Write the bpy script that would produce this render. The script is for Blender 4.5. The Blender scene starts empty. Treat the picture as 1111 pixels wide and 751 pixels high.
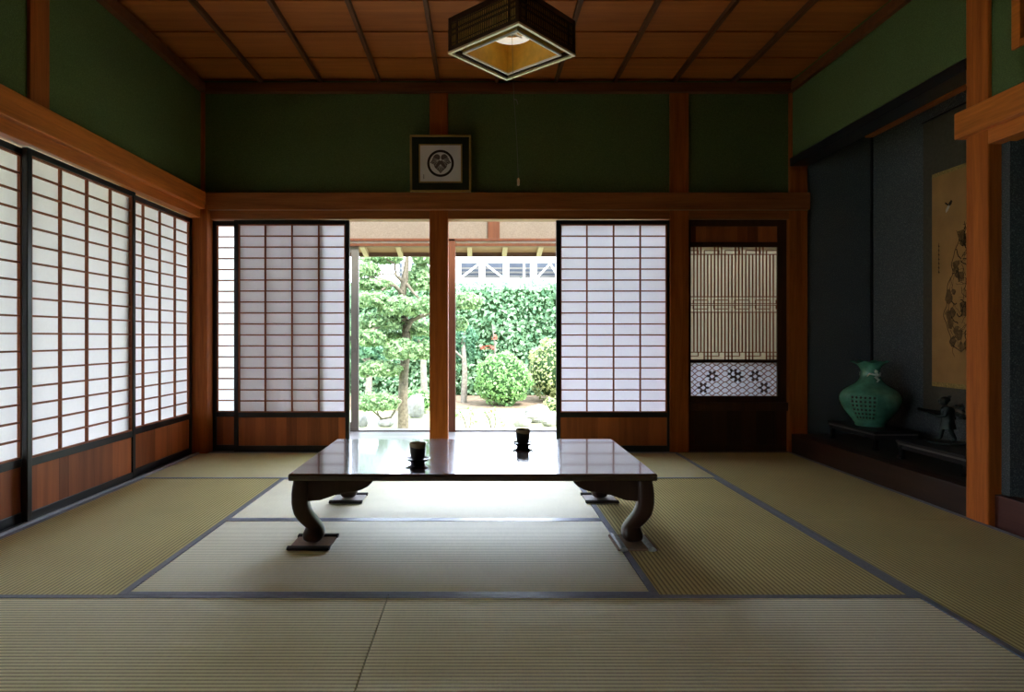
import bpy, math, random
import numpy as np
from mathutils import Vector, Matrix
R = math.radians
PI = math.pi
scene = bpy.context.scene
COL = scene.collection
random.seed(7)
rng = np.random.default_rng(11)

# ------------------------------------------------------------------ camera (a 22.4 mm shift lens at 0.935 m)
FPX, CX, CY, EYE = 692.0, 519.0, 366.0, 0.935
cd = bpy.data.cameras.new('camera')
cam = bpy.data.objects.new('camera', cd)
COL.objects.link(cam)
cam.location = (0, 0, EYE)
cam.rotation_euler = (R(90), 0, 0)
cd.sensor_fit = 'HORIZONTAL'
cd.sensor_width = 36
cd.lens = 36 * FPX / 1111
cd.shift_x = (555.5 - CX) / 1111
cd.shift_y = -(375.5 - CY) / 1111
cd.clip_start = 0.05
scene.camera = cam


def W(px, py, Y):
    """photo position at a known depth -> point in the room"""
    return Vector(((px - CX) * Y / FPX, Y, EYE - (py - CY) * Y / FPX))


# ------------------------------------------------------------------ object helpers
def tag(o, label=None, cat=None, group=None, kind=None):
    if label: o['label'] = label
    if cat: o['category'] = cat
    if group: o['group'] = group
    if kind: o['kind'] = kind
    return o


def empty(name, loc, label, cat, group=None, rz=0.0):
    o = bpy.data.objects.new(name, None)
    o.empty_display_size = 0.1
    COL.objects.link(o)
    o.location = loc
    o.rotation_euler = (0, 0, rz)
    return tag(o, label, cat, group)


def children(o):
    return [c for c in bpy.data.objects if c.parent == o]


def copy_tree(o, parent=None):
    c = o.copy()
    COL.objects.link(c)
    c.parent = parent
    for ch in children(o):
        copy_tree(ch, c)
    return c


class MB:
    def __init__(self):
        self.v = []
        self.f = []

    def add(self, vs, fs):
        n = len(self.v)
        self.v.extend([tuple(p) for p in vs])
        self.f.extend([tuple(i + n for i in f) for f in fs])
        return self

    def box(self, x0, y0, z0, x1, y1, z1):
        x0, x1 = min(x0, x1), max(x0, x1)
        y0, y1 = min(y0, y1), max(y0, y1)
        z0, z1 = min(z0, z1), max(z0, z1)
        vs = [(x0, y0, z0), (x1, y0, z0), (x1, y1, z0), (x0, y1, z0), (x0, y0, z1), (x1, y0, z1), (x1, y1, z1), (x0, y1, z1)]
        return self.add(vs, [(3, 2, 1, 0), (4, 5, 6, 7), (0, 1, 5, 4), (1, 2, 6, 5), (2, 3, 7, 6), (3, 0, 4, 7)])

    def bar(self, a, b, w, h, up=(0, 0, 1)):
        """a box beam from a to b, w across and h along up"""
        a, b = Vector(a), Vector(b)
        d = (b - a).normalized()
        u = Vector(up)
        s = d.cross(u).normalized() * (w / 2)
        u = s.cross(d).normalized() * (h / 2)
        vs = [a - s - u, a + s - u, a + s + u, a - s + u, b - s - u, b + s - u, b + s + u, b - s + u]
        return self.add(vs, [(0, 1, 2, 3), (7, 6, 5, 4), (0, 4, 5, 1), (1, 5, 6, 2), (2, 6, 7, 3), (3, 7, 4, 0)])

    def prism(self, poly, axis, a, b):
        """2-D outline pushed along an axis; poly gives the two other axes in order"""
        n = len(poly)

        def P(p, t):
            return {'x': (t, p[0], p[1]), 'y': (p[0], t, p[1]), 'z': (p[0], p[1], t)}[axis]
        vs = [P(p, a) for p in poly] + [P(p, b) for p in poly]
        fs = [tuple(range(n))[::-1], tuple(range(n, 2 * n))] + [(i, (i + 1) % n, n + (i + 1) % n, n + i) for i in range(n)]
        return self.add(vs, fs)

    def loft(self, rings, cap=True, closed=True):
        n = len(rings[0])
        vs = [p for r in rings for p in r]
        fs = []
        for k in range(len(rings) - 1):
            for i in range(n if closed else n - 1):
                j = (i + 1) % n
                fs.append((k * n + i, k * n + j, (k + 1) * n + j, (k + 1) * n + i))
        if cap:
            fs.append(tuple(range(n))[::-1])
            fs.append(tuple((len(rings) - 1) * n + i for i in range(n)))
        return self.add(vs, fs)

    def lathe(self, prof, n=40, c=(0, 0, 0), mod=None, cap=True):
        rings = []
        for k, (r, z) in enumerate(prof):
            ring = []
            for i in range(n):
                t = 2 * PI * i / n
                rr, zz = (r, z) if mod is None else mod(r, z, t, k)
                ring.append((c[0] + rr * math.cos(t), c[1] + rr * math.sin(t), c[2] + zz))
            rings.append(ring)
        return self.loft(rings, cap)

    def tube(self, pts, rad, n=8):
        pts = [Vector(p) for p in pts]
        if not isinstance(rad, (list, tuple)): rad = [rad] * len(pts)
        rings = []
        ref = Vector((0.31, 0.17, 0.93)).normalized()
        for i, p in enumerate(pts):
            d = (pts[min(i + 1, len(pts) - 1)] - pts[max(i - 1, 0)]).normalized()
            s = d.cross(ref)
            if s.length < 1e-3: s = d.cross(Vector((1, 0, 0)))
            s.normalize()
            u = s.cross(d)
            rings.append([p + (s * math.cos(2 * PI * k / n) + u * math.sin(2 * PI * k / n)) * rad[i] for k in range(n)])
        return self.loft(rings)

    def ball(self, c, r, n=14, m=9, bump=0.0):
        rx, ry, rz = (r, r, r) if not isinstance(r, (tuple, list)) else r
        rings = []
        for k in range(m + 1):
            ph = PI * k / m
            ring = []
            for i in range(n):
                t = 2 * PI * i / n
                q = 1 + bump * (math.sin(3 * t + 5 * ph + c[0] * 9) * 0.5 + math.sin(5 * t - 4 * ph + c[1] * 7) * 0.5)
                s = max(math.sin(ph), 0.02)
                ring.append((c[0] + rx * s * math.cos(t) * q, c[1] + ry * s * math.sin(t) * q, c[2] - rz * math.cos(ph) * q))
            rings.append(ring)
        return self.loft(rings)

    def build(self, name, mat, parent=None, bevel=0.0, smooth=False, loc=None, seg=2):
        me = bpy.data.meshes.new(name)
        me.from_pydata(self.v, [], self.f)
        me.validate()
        me.update()
        if mat is not None: me.materials.append(mat)
        if smooth:
            me.polygons.foreach_set('use_smooth', [True] * len(me.polygons))
        o = bpy.data.objects.new(name, me)
        COL.objects.link(o)
        if parent is not None: o.parent = parent
        if loc is not None: o.location = loc
        if bevel > 0:
            m = o.modifiers.new('bevel', 'BEVEL')
            m.width = bevel
            m.segments = seg
            m.limit_method = 'ANGLE'
            m.angle_limit = R(40)
        if smooth and bevel == 0:
            bm = bpy.data.meshes[me.name]
            try:
                bm.set_sharp_from_angle(angle=R(45))
            except Exception:
                pass
        return o


def structure(name, mb, mat, bevel=0.0, parent=None):
    o = mb.build(name, mat, parent, bevel)
    if parent is None: o['kind'] = 'structure'
    return o


def leaves(centres, normals, size, aspect=0.55, tilt=0.9):
    """numpy cloud of leaf blades: one folded quad each; returns verts, faces"""
    n = len(centres)
    c = np.asarray(centres)
    nr = np.asarray(normals) + rng.normal(0, tilt, (n, 3))
    nr /= np.linalg.norm(nr, axis=1)[:, None] + 1e-9
    t = rng.normal(0, 1, (n, 3))
    t -= (t * nr).sum(1)[:, None] * nr
    t /= np.linalg.norm(t, axis=1)[:, None] + 1e-9
    b = np.cross(nr, t)
    s = size * rng.uniform(0.65, 1.3, n)[:, None]
    q = np.stack([c - t * s * .5, c + b * s * aspect * .5 + nr * s * .08, c + t * s * .5, c - b * s * aspect * .5 + nr * s * .08], 1).reshape(-1, 3)
    f = np.arange(n * 4).reshape(n, 4)
    return q, f


def leaf_object(name, q, f, mat, parent=None):
    me = bpy.data.meshes.new(name)
    me.from_pydata(q.tolist(), [], f.tolist())
    me.update()
    me.materials.append(mat)
    o = bpy.data.objects.new(name, me)
    COL.objects.link(o)
    if parent is not None: o.parent = parent
    return o


# ------------------------------------------------------------------ materials
def new_mat(name):
    m = bpy.data.materials.new(name)
    m.use_nodes = True
    nt = m.node_tree
    nt.nodes.clear()
    out = nt.nodes.new('ShaderNodeOutputMaterial')
    return m, nt, out


def N(nt, kind, **kw):
    n = nt.nodes.new(kind)
    for k, v in kw.items():
        if k in n.inputs:
            n.inputs[k].default_value = v
        else:
            setattr(n, k, v)
    return n


def ramp(nt, fac, stops):
    r = nt.nodes.new('ShaderNodeValToRGB')
    while len(r.color_ramp.elements) < len(stops): r.color_ramp.elements.new(0.5)
    for e, (p, c) in zip(r.color_ramp.elements, stops):
        e.position = p
        e.color = (*c, 1)
    nt.links.new(fac, r.inputs['Fac'])
    return r.outputs['Color']


def coords(nt, scale=(1, 1, 1), jitter=True):
    tc = N(nt, 'ShaderNodeTexCoord')
    mp = N(nt, 'ShaderNodeMapping')
    mp.inputs['Scale'].default_value = scale
    nt.links.new(tc.outputs['Object'], mp.inputs['Vector'])
    if jitter:
        oi = N(nt, 'ShaderNodeObjectInfo')
        mu = N(nt, 'ShaderNodeMath', operation='MULTIPLY')
        mu.inputs[1].default_value = 13.7
        nt.links.new(oi.outputs['Random'], mu.inputs[0])
        cb = N(nt, 'ShaderNodeCombineXYZ')
        nt.links.new(mu.outputs[0], cb.inputs[0])
        nt.links.new(mu.outputs[0], cb.inputs[1])
        nt.links.new(mu.outputs[0], cb.inputs[2])
        nt.links.new(cb.outputs[0], mp.inputs['Location'])
    return mp.outputs['Vector']


def principled(nt, out, rough=0.5, spec=0.5, metal=0.0, coat=0.0, coat_rough=0.05, ior=1.45):
    p = N(nt, 'ShaderNodeBsdfPrincipled')
    p.inputs['Roughness'].default_value = rough
    p.inputs['Specular IOR Level'].default_value = spec
    p.inputs['Metallic'].default_value = metal
    p.inputs['Coat Weight'].default_value = coat
    p.inputs['Coat Roughness'].default_value = coat_rough
    p.inputs['IOR'].default_value = ior
    nt.links.new(p.outputs[0], out.inputs['Surface'])
    return p


def bump(nt, height, p, strength=0.2, dist=0.01):
    b = N(nt, 'ShaderNodeBump')
    b.inputs['Strength'].default_value = strength
    b.inputs['Distance'].default_value = dist
    nt.links.new(height, b.inputs['Height'])
    nt.links.new(b.outputs[0], p.inputs['Normal'])


def noise(nt, vec, scale, detail=4, rough=0.55, dist=0.0):
    n = N(nt, 'ShaderNodeTexNoise')
    n.inputs['Scale'].default_value = scale
    n.inputs['Detail'].default_value = detail
    n.inputs['Roughness'].default_value = rough
    n.inputs['Distortion'].default_value = dist
    nt.links.new(vec, n.inputs['Vector'])
    return n.outputs['Fac']


def wood(name, c1, c2, grain='z', rough=0.45, spec=0.4, fine=42.0, coat=0.0, ior=1.45):
    m, nt, out = new_mat(name)
    sc = {'x': (0.6, fine / 4, fine / 4), 'y': (fine / 4, 0.6, fine / 4), 'z': (fine / 4, fine / 4, 0.6)}[grain]
    v = coords(nt, sc)
    f1 = noise(nt, v, 2.2, 6, 0.6, 0.4)
    f2 = noise(nt, v, 9.0, 3, 0.6)
    mx = N(nt, 'ShaderNodeMath', operation='MULTIPLY_ADD')
    mx.inputs[1].default_value = 0.35
    nt.links.new(f2, mx.inputs[0])
    sb = N(nt, 'ShaderNodeMath', operation='MULTIPLY')
    sb.inputs[1].default_value = 0.75
    nt.links.new(f1, sb.inputs[0])
    nt.links.new(sb.outputs[0], mx.inputs[2])
    p = principled(nt, out, rough, spec, coat=coat, ior=ior)
    nt.links.new(ramp(nt, mx.outputs[0], [(0.32, c1), (0.72, c2)]), p.inputs['Base Color'])
    bump(nt, f2, p, 0.08, 0.004)
    return m


def plain(name, col, rough=0.5, spec=0.4, metal=0.0, coat=0.0, var=0.12, scale=9.0, bmp=0.0, ior=1.45, coat_rough=0.05):
    m, nt, out = new_mat(name)
    v = coords(nt)
    f = noise(nt, v, scale, 5)
    p = principled(nt, out, rough, spec, metal, coat, coat_rough, ior)
    a = tuple(max(0, c * (1 - var)) for c in col)
    b = tuple(min(1, c * (1 + var)) for c in col)
    nt.links.new(ramp(nt, f, [(0.3, a), (0.7, b)]), p.inputs['Base Color'])
    if bmp: bump(nt, f, p, bmp, 0.01)
    return m


def plaster(name, col, speck, scale=260.0, amount=0.5, rough=0.9, bmp=0.35):
    m, nt, out = new_mat(name)
    v = coords(nt, jitter=False)
    f = noise(nt, v, scale, 3, 0.7)
    g = noise(nt, v, 2.5, 4)
    p = principled(nt, out, rough, 0.15)
    c = ramp(nt, f, [(0.5 - amount * 0.25, tuple(x * 0.75 for x in col)), (0.55, col), (0.62 + amount * 0.1, speck)])
    mixn = N(nt, 'ShaderNodeMixRGB', blend_type='MULTIPLY')
    mixn.inputs['Fac'].default_value = 0.5
    nt.links.new(c, mixn.inputs[1])
    nt.links.new(ramp(nt, g, [(0.3, (0.8, 0.8, 0.8)), (0.7, (1, 1, 1))]), mixn.inputs[2])
    nt.links.new(mixn.outputs[0], p.inputs['Base Color'])
    bump(nt, f, p, bmp, 0.004)
    return m


def tatami(name):
    """rush matting: ridges run along the mat's own x axis"""
    m, nt, out = new_mat(name)
    tc = N(nt, 'ShaderNodeTexCoord')
    sx = N(nt, 'ShaderNodeSeparateXYZ')
    nt.links.new(tc.outputs['Object'], sx.inputs[0])
    k = N(nt, 'ShaderNodeMath', operation='MULTIPLY')
    k.inputs[1].default_value = 2 * PI / 0.0185
    nt.links.new(sx.outputs['Y'], k.inputs[0])
    s = N(nt, 'ShaderNodeMath', operation='SINE')
    nt.links.new(k.outputs[0], s.inputs[0])
    h = N(nt, 'ShaderNodeMath', operation='MULTIPLY_ADD')
    h.inputs[1].default_value = 0.5
    h.inputs[2].default_value = 0.5
    nt.links.new(s.outputs[0], h.inputs[0])
    v = coords(nt, (260, 14, 1))
    st = noise(nt, v, 1.0, 3)
    v2 = coords(nt, (1.4, 1.4, 1))
    blot = noise(nt, v2, 1.6, 5)
    hh = N(nt, 'ShaderNodeMath', operation='MULTIPLY_ADD')
    hh.inputs[1].default_value = 0.25
    nt.links.new(st, hh.inputs[0])
    nt.links.new(h.outputs[0], hh.inputs[2])
    p = principled(nt, out, 0.80, 0.95, ior=1.72)
    p.inputs['Anisotropic'].default_value = 0.90      # the rush strands scatter light sideways
    vt_ = N(nt, 'ShaderNodeVectorTransform', vector_type='VECTOR', convert_from='OBJECT', convert_to='WORLD')
    vt_.inputs[0].default_value = (1, 0, 0)
    nt.links.new(vt_.outputs[0], p.inputs['Tangent'])
    c = ramp(nt, hh.outputs[0], [(0.05, TAT[0]), (0.45, TAT[1]), (1.0, TAT[2])])
    mixn = N(nt, 'ShaderNodeMixRGB', blend_type='MULTIPLY')
    mixn.inputs['Fac'].default_value = 0.7
    nt.links.new(c, mixn.inputs[1])
    nt.links.new(ramp(nt, blot, [(0.3, (0.82, 0.80, 0.74)), (0.7, (1, 1, 1))]), mixn.inputs[2])
    nt.links.new(mixn.outputs[0], p.inputs['Base Color'])
    bump(nt, hh.outputs[0], p, 0.22, 0.003)
    return m


def paper_mat(name, col, trans=0.8):
    m, nt, out = new_mat(name)
    v = coords(nt, (1, 1, 1))
    f = noise(nt, v, 60, 5, 0.7)
    c = ramp(nt, f, [(0.3, tuple(x * 0.96 for x in col)), (0.7, col)])
    t = N(nt, 'ShaderNodeBsdfTranslucent')
    d = N(nt, 'ShaderNodeBsdfDiffuse')
    nt.links.new(c, t.inputs['Color'])
    nt.links.new(c, d.inputs['Color'])
    mx = N(nt, 'ShaderNodeMixShader')
    mx.inputs[0].default_value = trans
    nt.links.new(d.outputs[0], mx.inputs[1])
    nt.links.new(t.outputs[0], mx.inputs[2])
    nt.links.new(mx.outputs[0], out.inputs['Surface'])
    return m


def glass_mat(name):
    m, nt, out = new_mat(name)
    t = N(nt, 'ShaderNodeBsdfTransparent')
    t.inputs['Color'].default_value = (0.97, 0.985, 0.98, 1)
    g = N(nt, 'ShaderNodeBsdfGlossy')
    g.inputs['Roughness'].default_value = 0.02
    fr = N(nt, 'ShaderNodeFresnel')
    fr.inputs['IOR'].default_value = 1.45
    mx = N(nt, 'ShaderNodeMixShader')
    nt.links.new(fr.outputs[0], mx.inputs[0])
    nt.links.new(t.outputs[0], mx.inputs[1])
    nt.links.new(g.outputs[0], mx.inputs[2])
    nt.links.new(mx.outputs[0], out.inputs['Surface'])
    return m


def leaf_mat(name, c1, c2, trans=0.35):
    m, nt, out = new_mat(name)
    geo = N(nt, 'ShaderNodeNewGeometry')
    c = ramp(nt, geo.outputs['Random Per Island'], [(0.0, c1), (0.6, c2), (1.0, tuple(min(1, x * 1.25) for x in c2))])
    d = N(nt, 'ShaderNodeBsdfPrincipled')
    d.inputs['Roughness'].default_value = 0.45
    nt.links.new(c, d.inputs['Base Color'])
    t = N(nt, 'ShaderNodeBsdfTranslucent')
    nt.links.new(c, t.inputs['Color'])
    mx = N(nt, 'ShaderNodeMixShader')
    mx.inputs[0].default_value = trans
    nt.links.new(d.outputs[0], mx.inputs[1])
    nt.links.new(t.outputs[0], mx.inputs[2])
    nt.links.new(mx.outputs[0], out.inputs['Surface'])
    return m


def boards(name, c1, c2, width, axis, grain, rough=0.5, spec=0.4):
    """wood panelling whose boards differ slightly in tone"""
    m, nt, out = new_mat(name)
    tc = N(nt, 'ShaderNodeTexCoord')
    sx = N(nt, 'ShaderNodeSeparateXYZ')
    nt.links.new(tc.outputs['Object'], sx.inputs[0])
    dv = N(nt, 'ShaderNodeMath', operation='DIVIDE')
    dv.inputs[1].default_value = width
    nt.links.new(sx.outputs[axis.upper()], dv.inputs[0])
    fl = N(nt, 'ShaderNodeMath', operation='FLOOR')
    nt.links.new(dv.outputs[0], fl.inputs[0])
    oi = N(nt, 'ShaderNodeObjectInfo')
    ad = N(nt, 'ShaderNodeMath', operation='MULTIPLY_ADD')
    ad.inputs[1].default_value = 31.0
    nt.links.new(oi.outputs['Random'], ad.inputs[0])
    nt.links.new(fl.outputs[0], ad.inputs[2])
    wn = N(nt, 'ShaderNodeTexWhiteNoise', noise_dimensions='1D')
    nt.links.new(ad.outputs[0], wn.inputs['W'])
    sc = {'x': (0.7, 10, 10), 'y': (10, 0.7, 10), 'z': (10, 10, 0.7)}[grain]
    v = coords(nt, sc)
    f = noise(nt, v, 2.4, 6, 0.6, 0.3)
    ml = N(nt, 'ShaderNodeMath', operation='MULTIPLY_ADD')
    ml.inputs[1].default_value = 0.45
    nt.links.new(wn.outputs['Value'], ml.inputs[0])
    h = N(nt, 'ShaderNodeMath', operation='MULTIPLY')
    h.inputs[1].default_value = 0.6
    nt.links.new(f, h.inputs[0])
    nt.links.new(h.outputs[0], ml.inputs[2])
    p = principled(nt, out, rough, spec)
    nt.links.new(ramp(nt, ml.outputs[0], [(0.2, c1), (0.8, c2)]), p.inputs['Base Color'])
    bump(nt, f, p, 0.06, 0.003)
    return m


TAT = [(0.15, 0.112, 0.028), (0.655, 0.58, 0.235), (0.81, 0.735, 0.34)]
M = {}
M['post_z'] = wood('post_wood', (0.221, 0.0522, 0.00825), (0.483, 0.131, 0.021), 'z', 0.6, 0.22)
M['pillar'] = wood('lit_pillar_wood', (0.331, 0.0792, 0.0135), (0.662, 0.18, 0.0338), 'z', 0.7, 0.15)  # post wood brightened for the light that falls on the pillar
M['beam_x'] = wood('beam_wood_across', (0.2, 0.0612, 0.015), (0.42, 0.144, 0.0413), 'x', 0.42)
M['beam_y'] = wood('lit_beam_wood', (0.435, 0.113, 0.0168), (0.797, 0.234, 0.039), 'y', 0.42)  # brighter copy of the beam wood, carries the light on the left beam
M['sill_dark'] = wood('dark_sill_wood', (0.016, 0.014, 0.016), (0.04, 0.034, 0.034), 'x', 0.32)
M['sill_rail'] = plain('pale_sill_strip', (0.392, 0.406, 0.448), 0.3, 0.5)
M['black'] = plain('black_lacquered_wood', (0.011, 0.011, 0.014), 0.33, 0.5, var=0.25)
M['kumiko'] = wood('lattice_wood', (0.20, 0.045, 0.013), (0.36, 0.10, 0.028), 'z', 0.5)
M['kumiko_dark'] = wood('dark_lattice_wood', (0.045, 0.018, 0.009), (0.085, 0.034, 0.015), 'z', 0.5)
M['panel'] = boards('reddish_board', (0.154, 0.041, 0.013), (0.544, 0.152, 0.044), 0.085, 'x', 'z', 0.45)
M['panel_dark'] = boards('dark_board', (0.03, 0.012, 0.006), (0.075, 0.03, 0.013), 0.12, 'x', 'z', 0.5)
M['paper'] = paper_mat('shoji_paper', (0.935, 0.915, 0.935), 0.38)
M['paper_bright'] = paper_mat('brightened_shoji_paper', (0.92, 0.91, 0.90), 0.84)  # same paper, passes extra light to brighten the doubled screens
M['paper_warm'] = paper_mat('warm_lit_paper', (0.88, 0.81, 0.68), 0.37)  # warm tint paints the tan light on the upper lattice paper
M['green'] = plaster('green_sand_plaster', (0.125, 0.185, 0.070), (0.165, 0.235, 0.098), 210, 0.5)
M['toko'] = plaster('blue_grey_speckled_plaster', (0.114, 0.133, 0.142), (0.357, 0.391, 0.398), 170, 0.6, 0.8)
M['tan_wall'] = plaster('beige_plaster', (0.238, 0.189, 0.15), (0.264, 0.211, 0.167), 160, 0.4)
M['ceiling'] = boards('ceiling_board', (0.282, 0.0745, 0.0117), (0.605, 0.194, 0.0389), 0.41, 'y', 'x', 0.5)
M['batten'] = wood('ceiling_batten_wood', (0.07, 0.024, 0.009), (0.15, 0.055, 0.02), 'y', 0.45)
M['cornice'] = wood('dark_cornice_wood', (0.10, 0.03, 0.009), (0.20, 0.065, 0.018), 'x', 0.5)
M['tatami'] = tatami('rush_matting')
M['heri'] = plain('mat_border_cloth', (0.2, 0.231, 0.294), 0.42, 0.5, var=0.15, scale=60)
M['floor'] = plain('sub_floor', (0.25, 0.20, 0.10), 0.8)
M['table'] = wood('polished_table_wood', (0.032, 0.012, 0.009), (0.062, 0.024, 0.017), 'x', 0.16, 0.6, coat=0.85, ior=1.7)
M['table_leg'] = wood('table_leg_wood', (0.030, 0.013, 0.009), (0.060, 0.026, 0.018), 'z', 0.3, 0.5)
M['pad'] = plain('woven_pad', (0.30, 0.19, 0.13), 0.8, 0.2, scale=80)
M['pad_dark'] = plain('pad_binding', (0.025, 0.020, 0.018), 0.7, 0.2)
M['pad_silver'] = plain('pad_pale_binding', (0.40, 0.41, 0.39), 0.5, 0.4, scale=70, var=0.35)
M['pad_pale'] = plain('pale_woven_pad', (0.55, 0.52, 0.50), 0.7, 0.3, scale=80)
M['cup'] = plain('dark_glaze', (0.03, 0.032, 0.03), 0.28, 0.5, var=0.35, scale=40)
M['cup_in'] = plain('tan_glaze', (0.408, 0.313, 0.177), 0.35, 0.5)
M['saucer'] = plain('black_saucer_lacquer', (0.012, 0.012, 0.016), 0.2, 0.5)
M['gold'] = plain('gold_paper', (0.77, 0.486, 0.077), 0.45, 0.4, scale=25)
M['gilt'] = plain('gilt_moulding', (0.38, 0.25, 0.07), 0.35, 0.5, metal=0.3)
M['lamp_wood'] = wood('lamp_frame_wood', (0.035, 0.017, 0.010), (0.075, 0.036, 0.02), 'z', 0.45)
M['lamp_side'] = plain('woven_bamboo_panel', (0.739, 0.483, 0.137), 0.6, 0.3, scale=60, var=0.3)
M['lamp_trim'] = plain('pale_cypress_trim', (0.90, 0.74, 0.47), 0.3, 0.6, var=0.05)
M['lamp_white'] = plain('white_trim', (0.88, 0.86, 0.82), 0.5, 0.4, var=0.03)
def glow_mat(name, col, strength):
    m, nt, out = new_mat(name)
    p = principled(nt, out, 0.3, 0.5)
    p.inputs['Base Color'].default_value = (*col, 1)
    p.inputs['Emission Color'].default_value = (1.0, 0.93, 0.80, 1)
    p.inputs['Emission Strength'].default_value = strength
    return m


M['tube'] = glow_mat('dimmed_ring_tube', (0.80, 0.79, 0.74), 0.30)
M['cord'] = plain('grey_cord', (0.25, 0.24, 0.2), 0.7)
M['crest_white'] = plain('crest_paper', (0.72, 0.70, 0.68), 0.8, 0.2, var=0.04)
M['crest_black'] = plain('crest_ink', (0.03, 0.022, 0.018), 0.7, 0.2)
M['crest_leaf'] = plain('crest_leaf_ink', (0.12, 0.09, 0.08), 0.7, 0.2)
M['crest_mat'] = plain('dark_green_mount', (0.018, 0.024, 0.012), 0.7, 0.2)
M['celadon'] = plain('celadon_glaze', (0.101, 0.345, 0.236), 0.16, 0.5, coat=0.6, var=0.3, scale=14)
M['celadon_deep'] = plain('celadon_hole_shade', (0.012, 0.06, 0.035), 0.3, 0.5)  # dark green paints the shade inside the pierced holes
M['celadon_pale'] = plain('celadon_glint', (0.62, 0.80, 0.72), 0.15, 0.5, coat=0.5)  # near-white glaze paints the glints on the handles
M['stand'] = plain('black_stand_lacquer', (0.010, 0.009, 0.010), 0.28, 0.5, var=0.3)
M['stand_edge'] = plain('stand_edge_highlight', (0.182, 0.169, 0.156), 0.35, 0.5)  # grey paints the edge highlights of the black stands
M['bronze'] = plain('dark_bronze', (0.02, 0.032, 0.028), 0.42, 0.5, metal=0.4, var=0.4, scale=30)
M['scroll_cloth'] = plain('scroll_mount_silk', (0.11, 0.10, 0.075), 0.85, 0.15, scale=40)
M['scroll_paper'] = plain('aged_scroll_silk', (0.528, 0.293, 0.109), 0.85, 0.15, var=0.18, scale=3.5)
M['scroll_band'] = plain('scroll_gilt_band', (0.42, 0.29, 0.09), 0.6, 0.3, scale=90, var=0.5)
M['ink'] = plain('scroll_ink', (0.055, 0.035, 0.02), 0.9, 0.1)
M['ink_mid'] = plain('scroll_wash', (0.20, 0.115, 0.05), 0.9, 0.1, scale=30, var=0.4)
M['ink_white'] = plain('scroll_white_pigment', (0.7, 0.62, 0.5), 0.9, 0.1)
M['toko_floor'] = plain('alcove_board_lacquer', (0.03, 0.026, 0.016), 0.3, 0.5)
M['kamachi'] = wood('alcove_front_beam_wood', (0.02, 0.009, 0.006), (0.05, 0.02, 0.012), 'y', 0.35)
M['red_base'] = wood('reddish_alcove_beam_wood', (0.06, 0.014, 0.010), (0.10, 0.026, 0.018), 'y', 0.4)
M['engawa'] = boards('veranda_board', (0.239, 0.223, 0.226), (0.331, 0.318, 0.331), 0.14, 'y', 'x', 0.22, 0.6)
M['alu'] = plain('grey_aluminium', (0.151, 0.139, 0.126), 0.4, 0.5, metal=0.3, var=0.05)
M['alu_pale'] = plain('pale_aluminium', (0.75, 0.74, 0.76), 0.35, 0.5, var=0.04)
M['soffit'] = boards('eave_board', (0.16, 0.085, 0.038), (0.26, 0.145, 0.07), 0.2, 'y', 'x', 0.6)
M['rafter'] = wood('pale_rafter_wood', (0.32, 0.24, 0.136), (0.416, 0.328, 0.208), 'y', 0.6)
M['fascia'] = wood('eave_edge_wood', (0.07, 0.035, 0.02), (0.12, 0.065, 0.035), 'x', 0.6)
M['outer_wood'] = wood('veranda_post_wood', (0.085, 0.026, 0.012), (0.15, 0.05, 0.022), 'z', 0.5)
M['glass'] = glass_mat('clear_pane')
M['ground'] = plain('dry_grass_ground', (0.376, 0.4, 0.228), 0.95, 0.1, var=0.22, scale=2.2)
M['ground_soil'] = plain('leaf_litter', (0.217, 0.159, 0.115), 0.95, 0.1, var=0.3, scale=9)
M['bark'] = plain('grey_brown_bark', (0.15, 0.128, 0.096), 0.9, 0.15, var=0.4, scale=22, bmp=0.6)
M['bark_pale'] = plain('pale_bark', (0.224, 0.199, 0.169), 0.9, 0.15, var=0.3, scale=20, bmp=0.5)
M['leaf_pine'] = leaf_mat('pine_foliage', (0.0788, 0.193, 0.07), (0.35, 0.49, 0.254))
M['leaf_hedge'] = leaf_mat('hedge_foliage', (0.063, 0.179, 0.084), (0.263, 0.42, 0.241))
M['leaf_dark'] = leaf_mat('dark_foliage', (0.035, 0.123, 0.07), (0.14, 0.289, 0.166))
M['leaf_round'] = leaf_mat('round_shrub_foliage', (0.0875, 0.245, 0.0613), (0.298, 0.49, 0.193))
M['leaf_lime'] = leaf_mat('lime_shrub_foliage', (0.23, 0.297, 0.0945), (0.459, 0.499, 0.243))
M['leaf_red'] = leaf_mat('red_foliage', (0.35, 0.07, 0.045), (0.42, 0.16, 0.11))
M['core'] = plain('foliage_core_shade', (0.035, 0.07, 0.028), 0.95, 0.1, var=0.3)  # dark colour paints the shade inside hedge and shrubs
M['rock'] = plain('pale_garden_rock', (0.259, 0.254, 0.25), 0.9, 0.2, var=0.3, scale=7, bmp=0.8)
M['white_paint'] = plain('white_steel_paint', (0.85, 0.86, 0.88), 0.5, 0.4, var=0.03)
M['bay_dark'] = plain('dark_parking_bay', (0.06, 0.07, 0.09), 0.8, 0.2, var=0.2, scale=1)

# ------------------------------------------------------------------ room dimensions
U = 0.955
XL, XR, YB = -2.236, 2.539, 5.178
Y0 = 2.313
XS = [XL + U * i for i in range(6)]
YR = -2.6            # wall behind the photographer

# ------------------------------------------------------------------ SETTING: floor, ceiling, walls
structure('floor', MB().box(XL - .16, YR, -.16, 3.3, 5.36, -.052).box(XL, YR, -.052, XR, Y0 - U - .002, 0), M['floor'])

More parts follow.
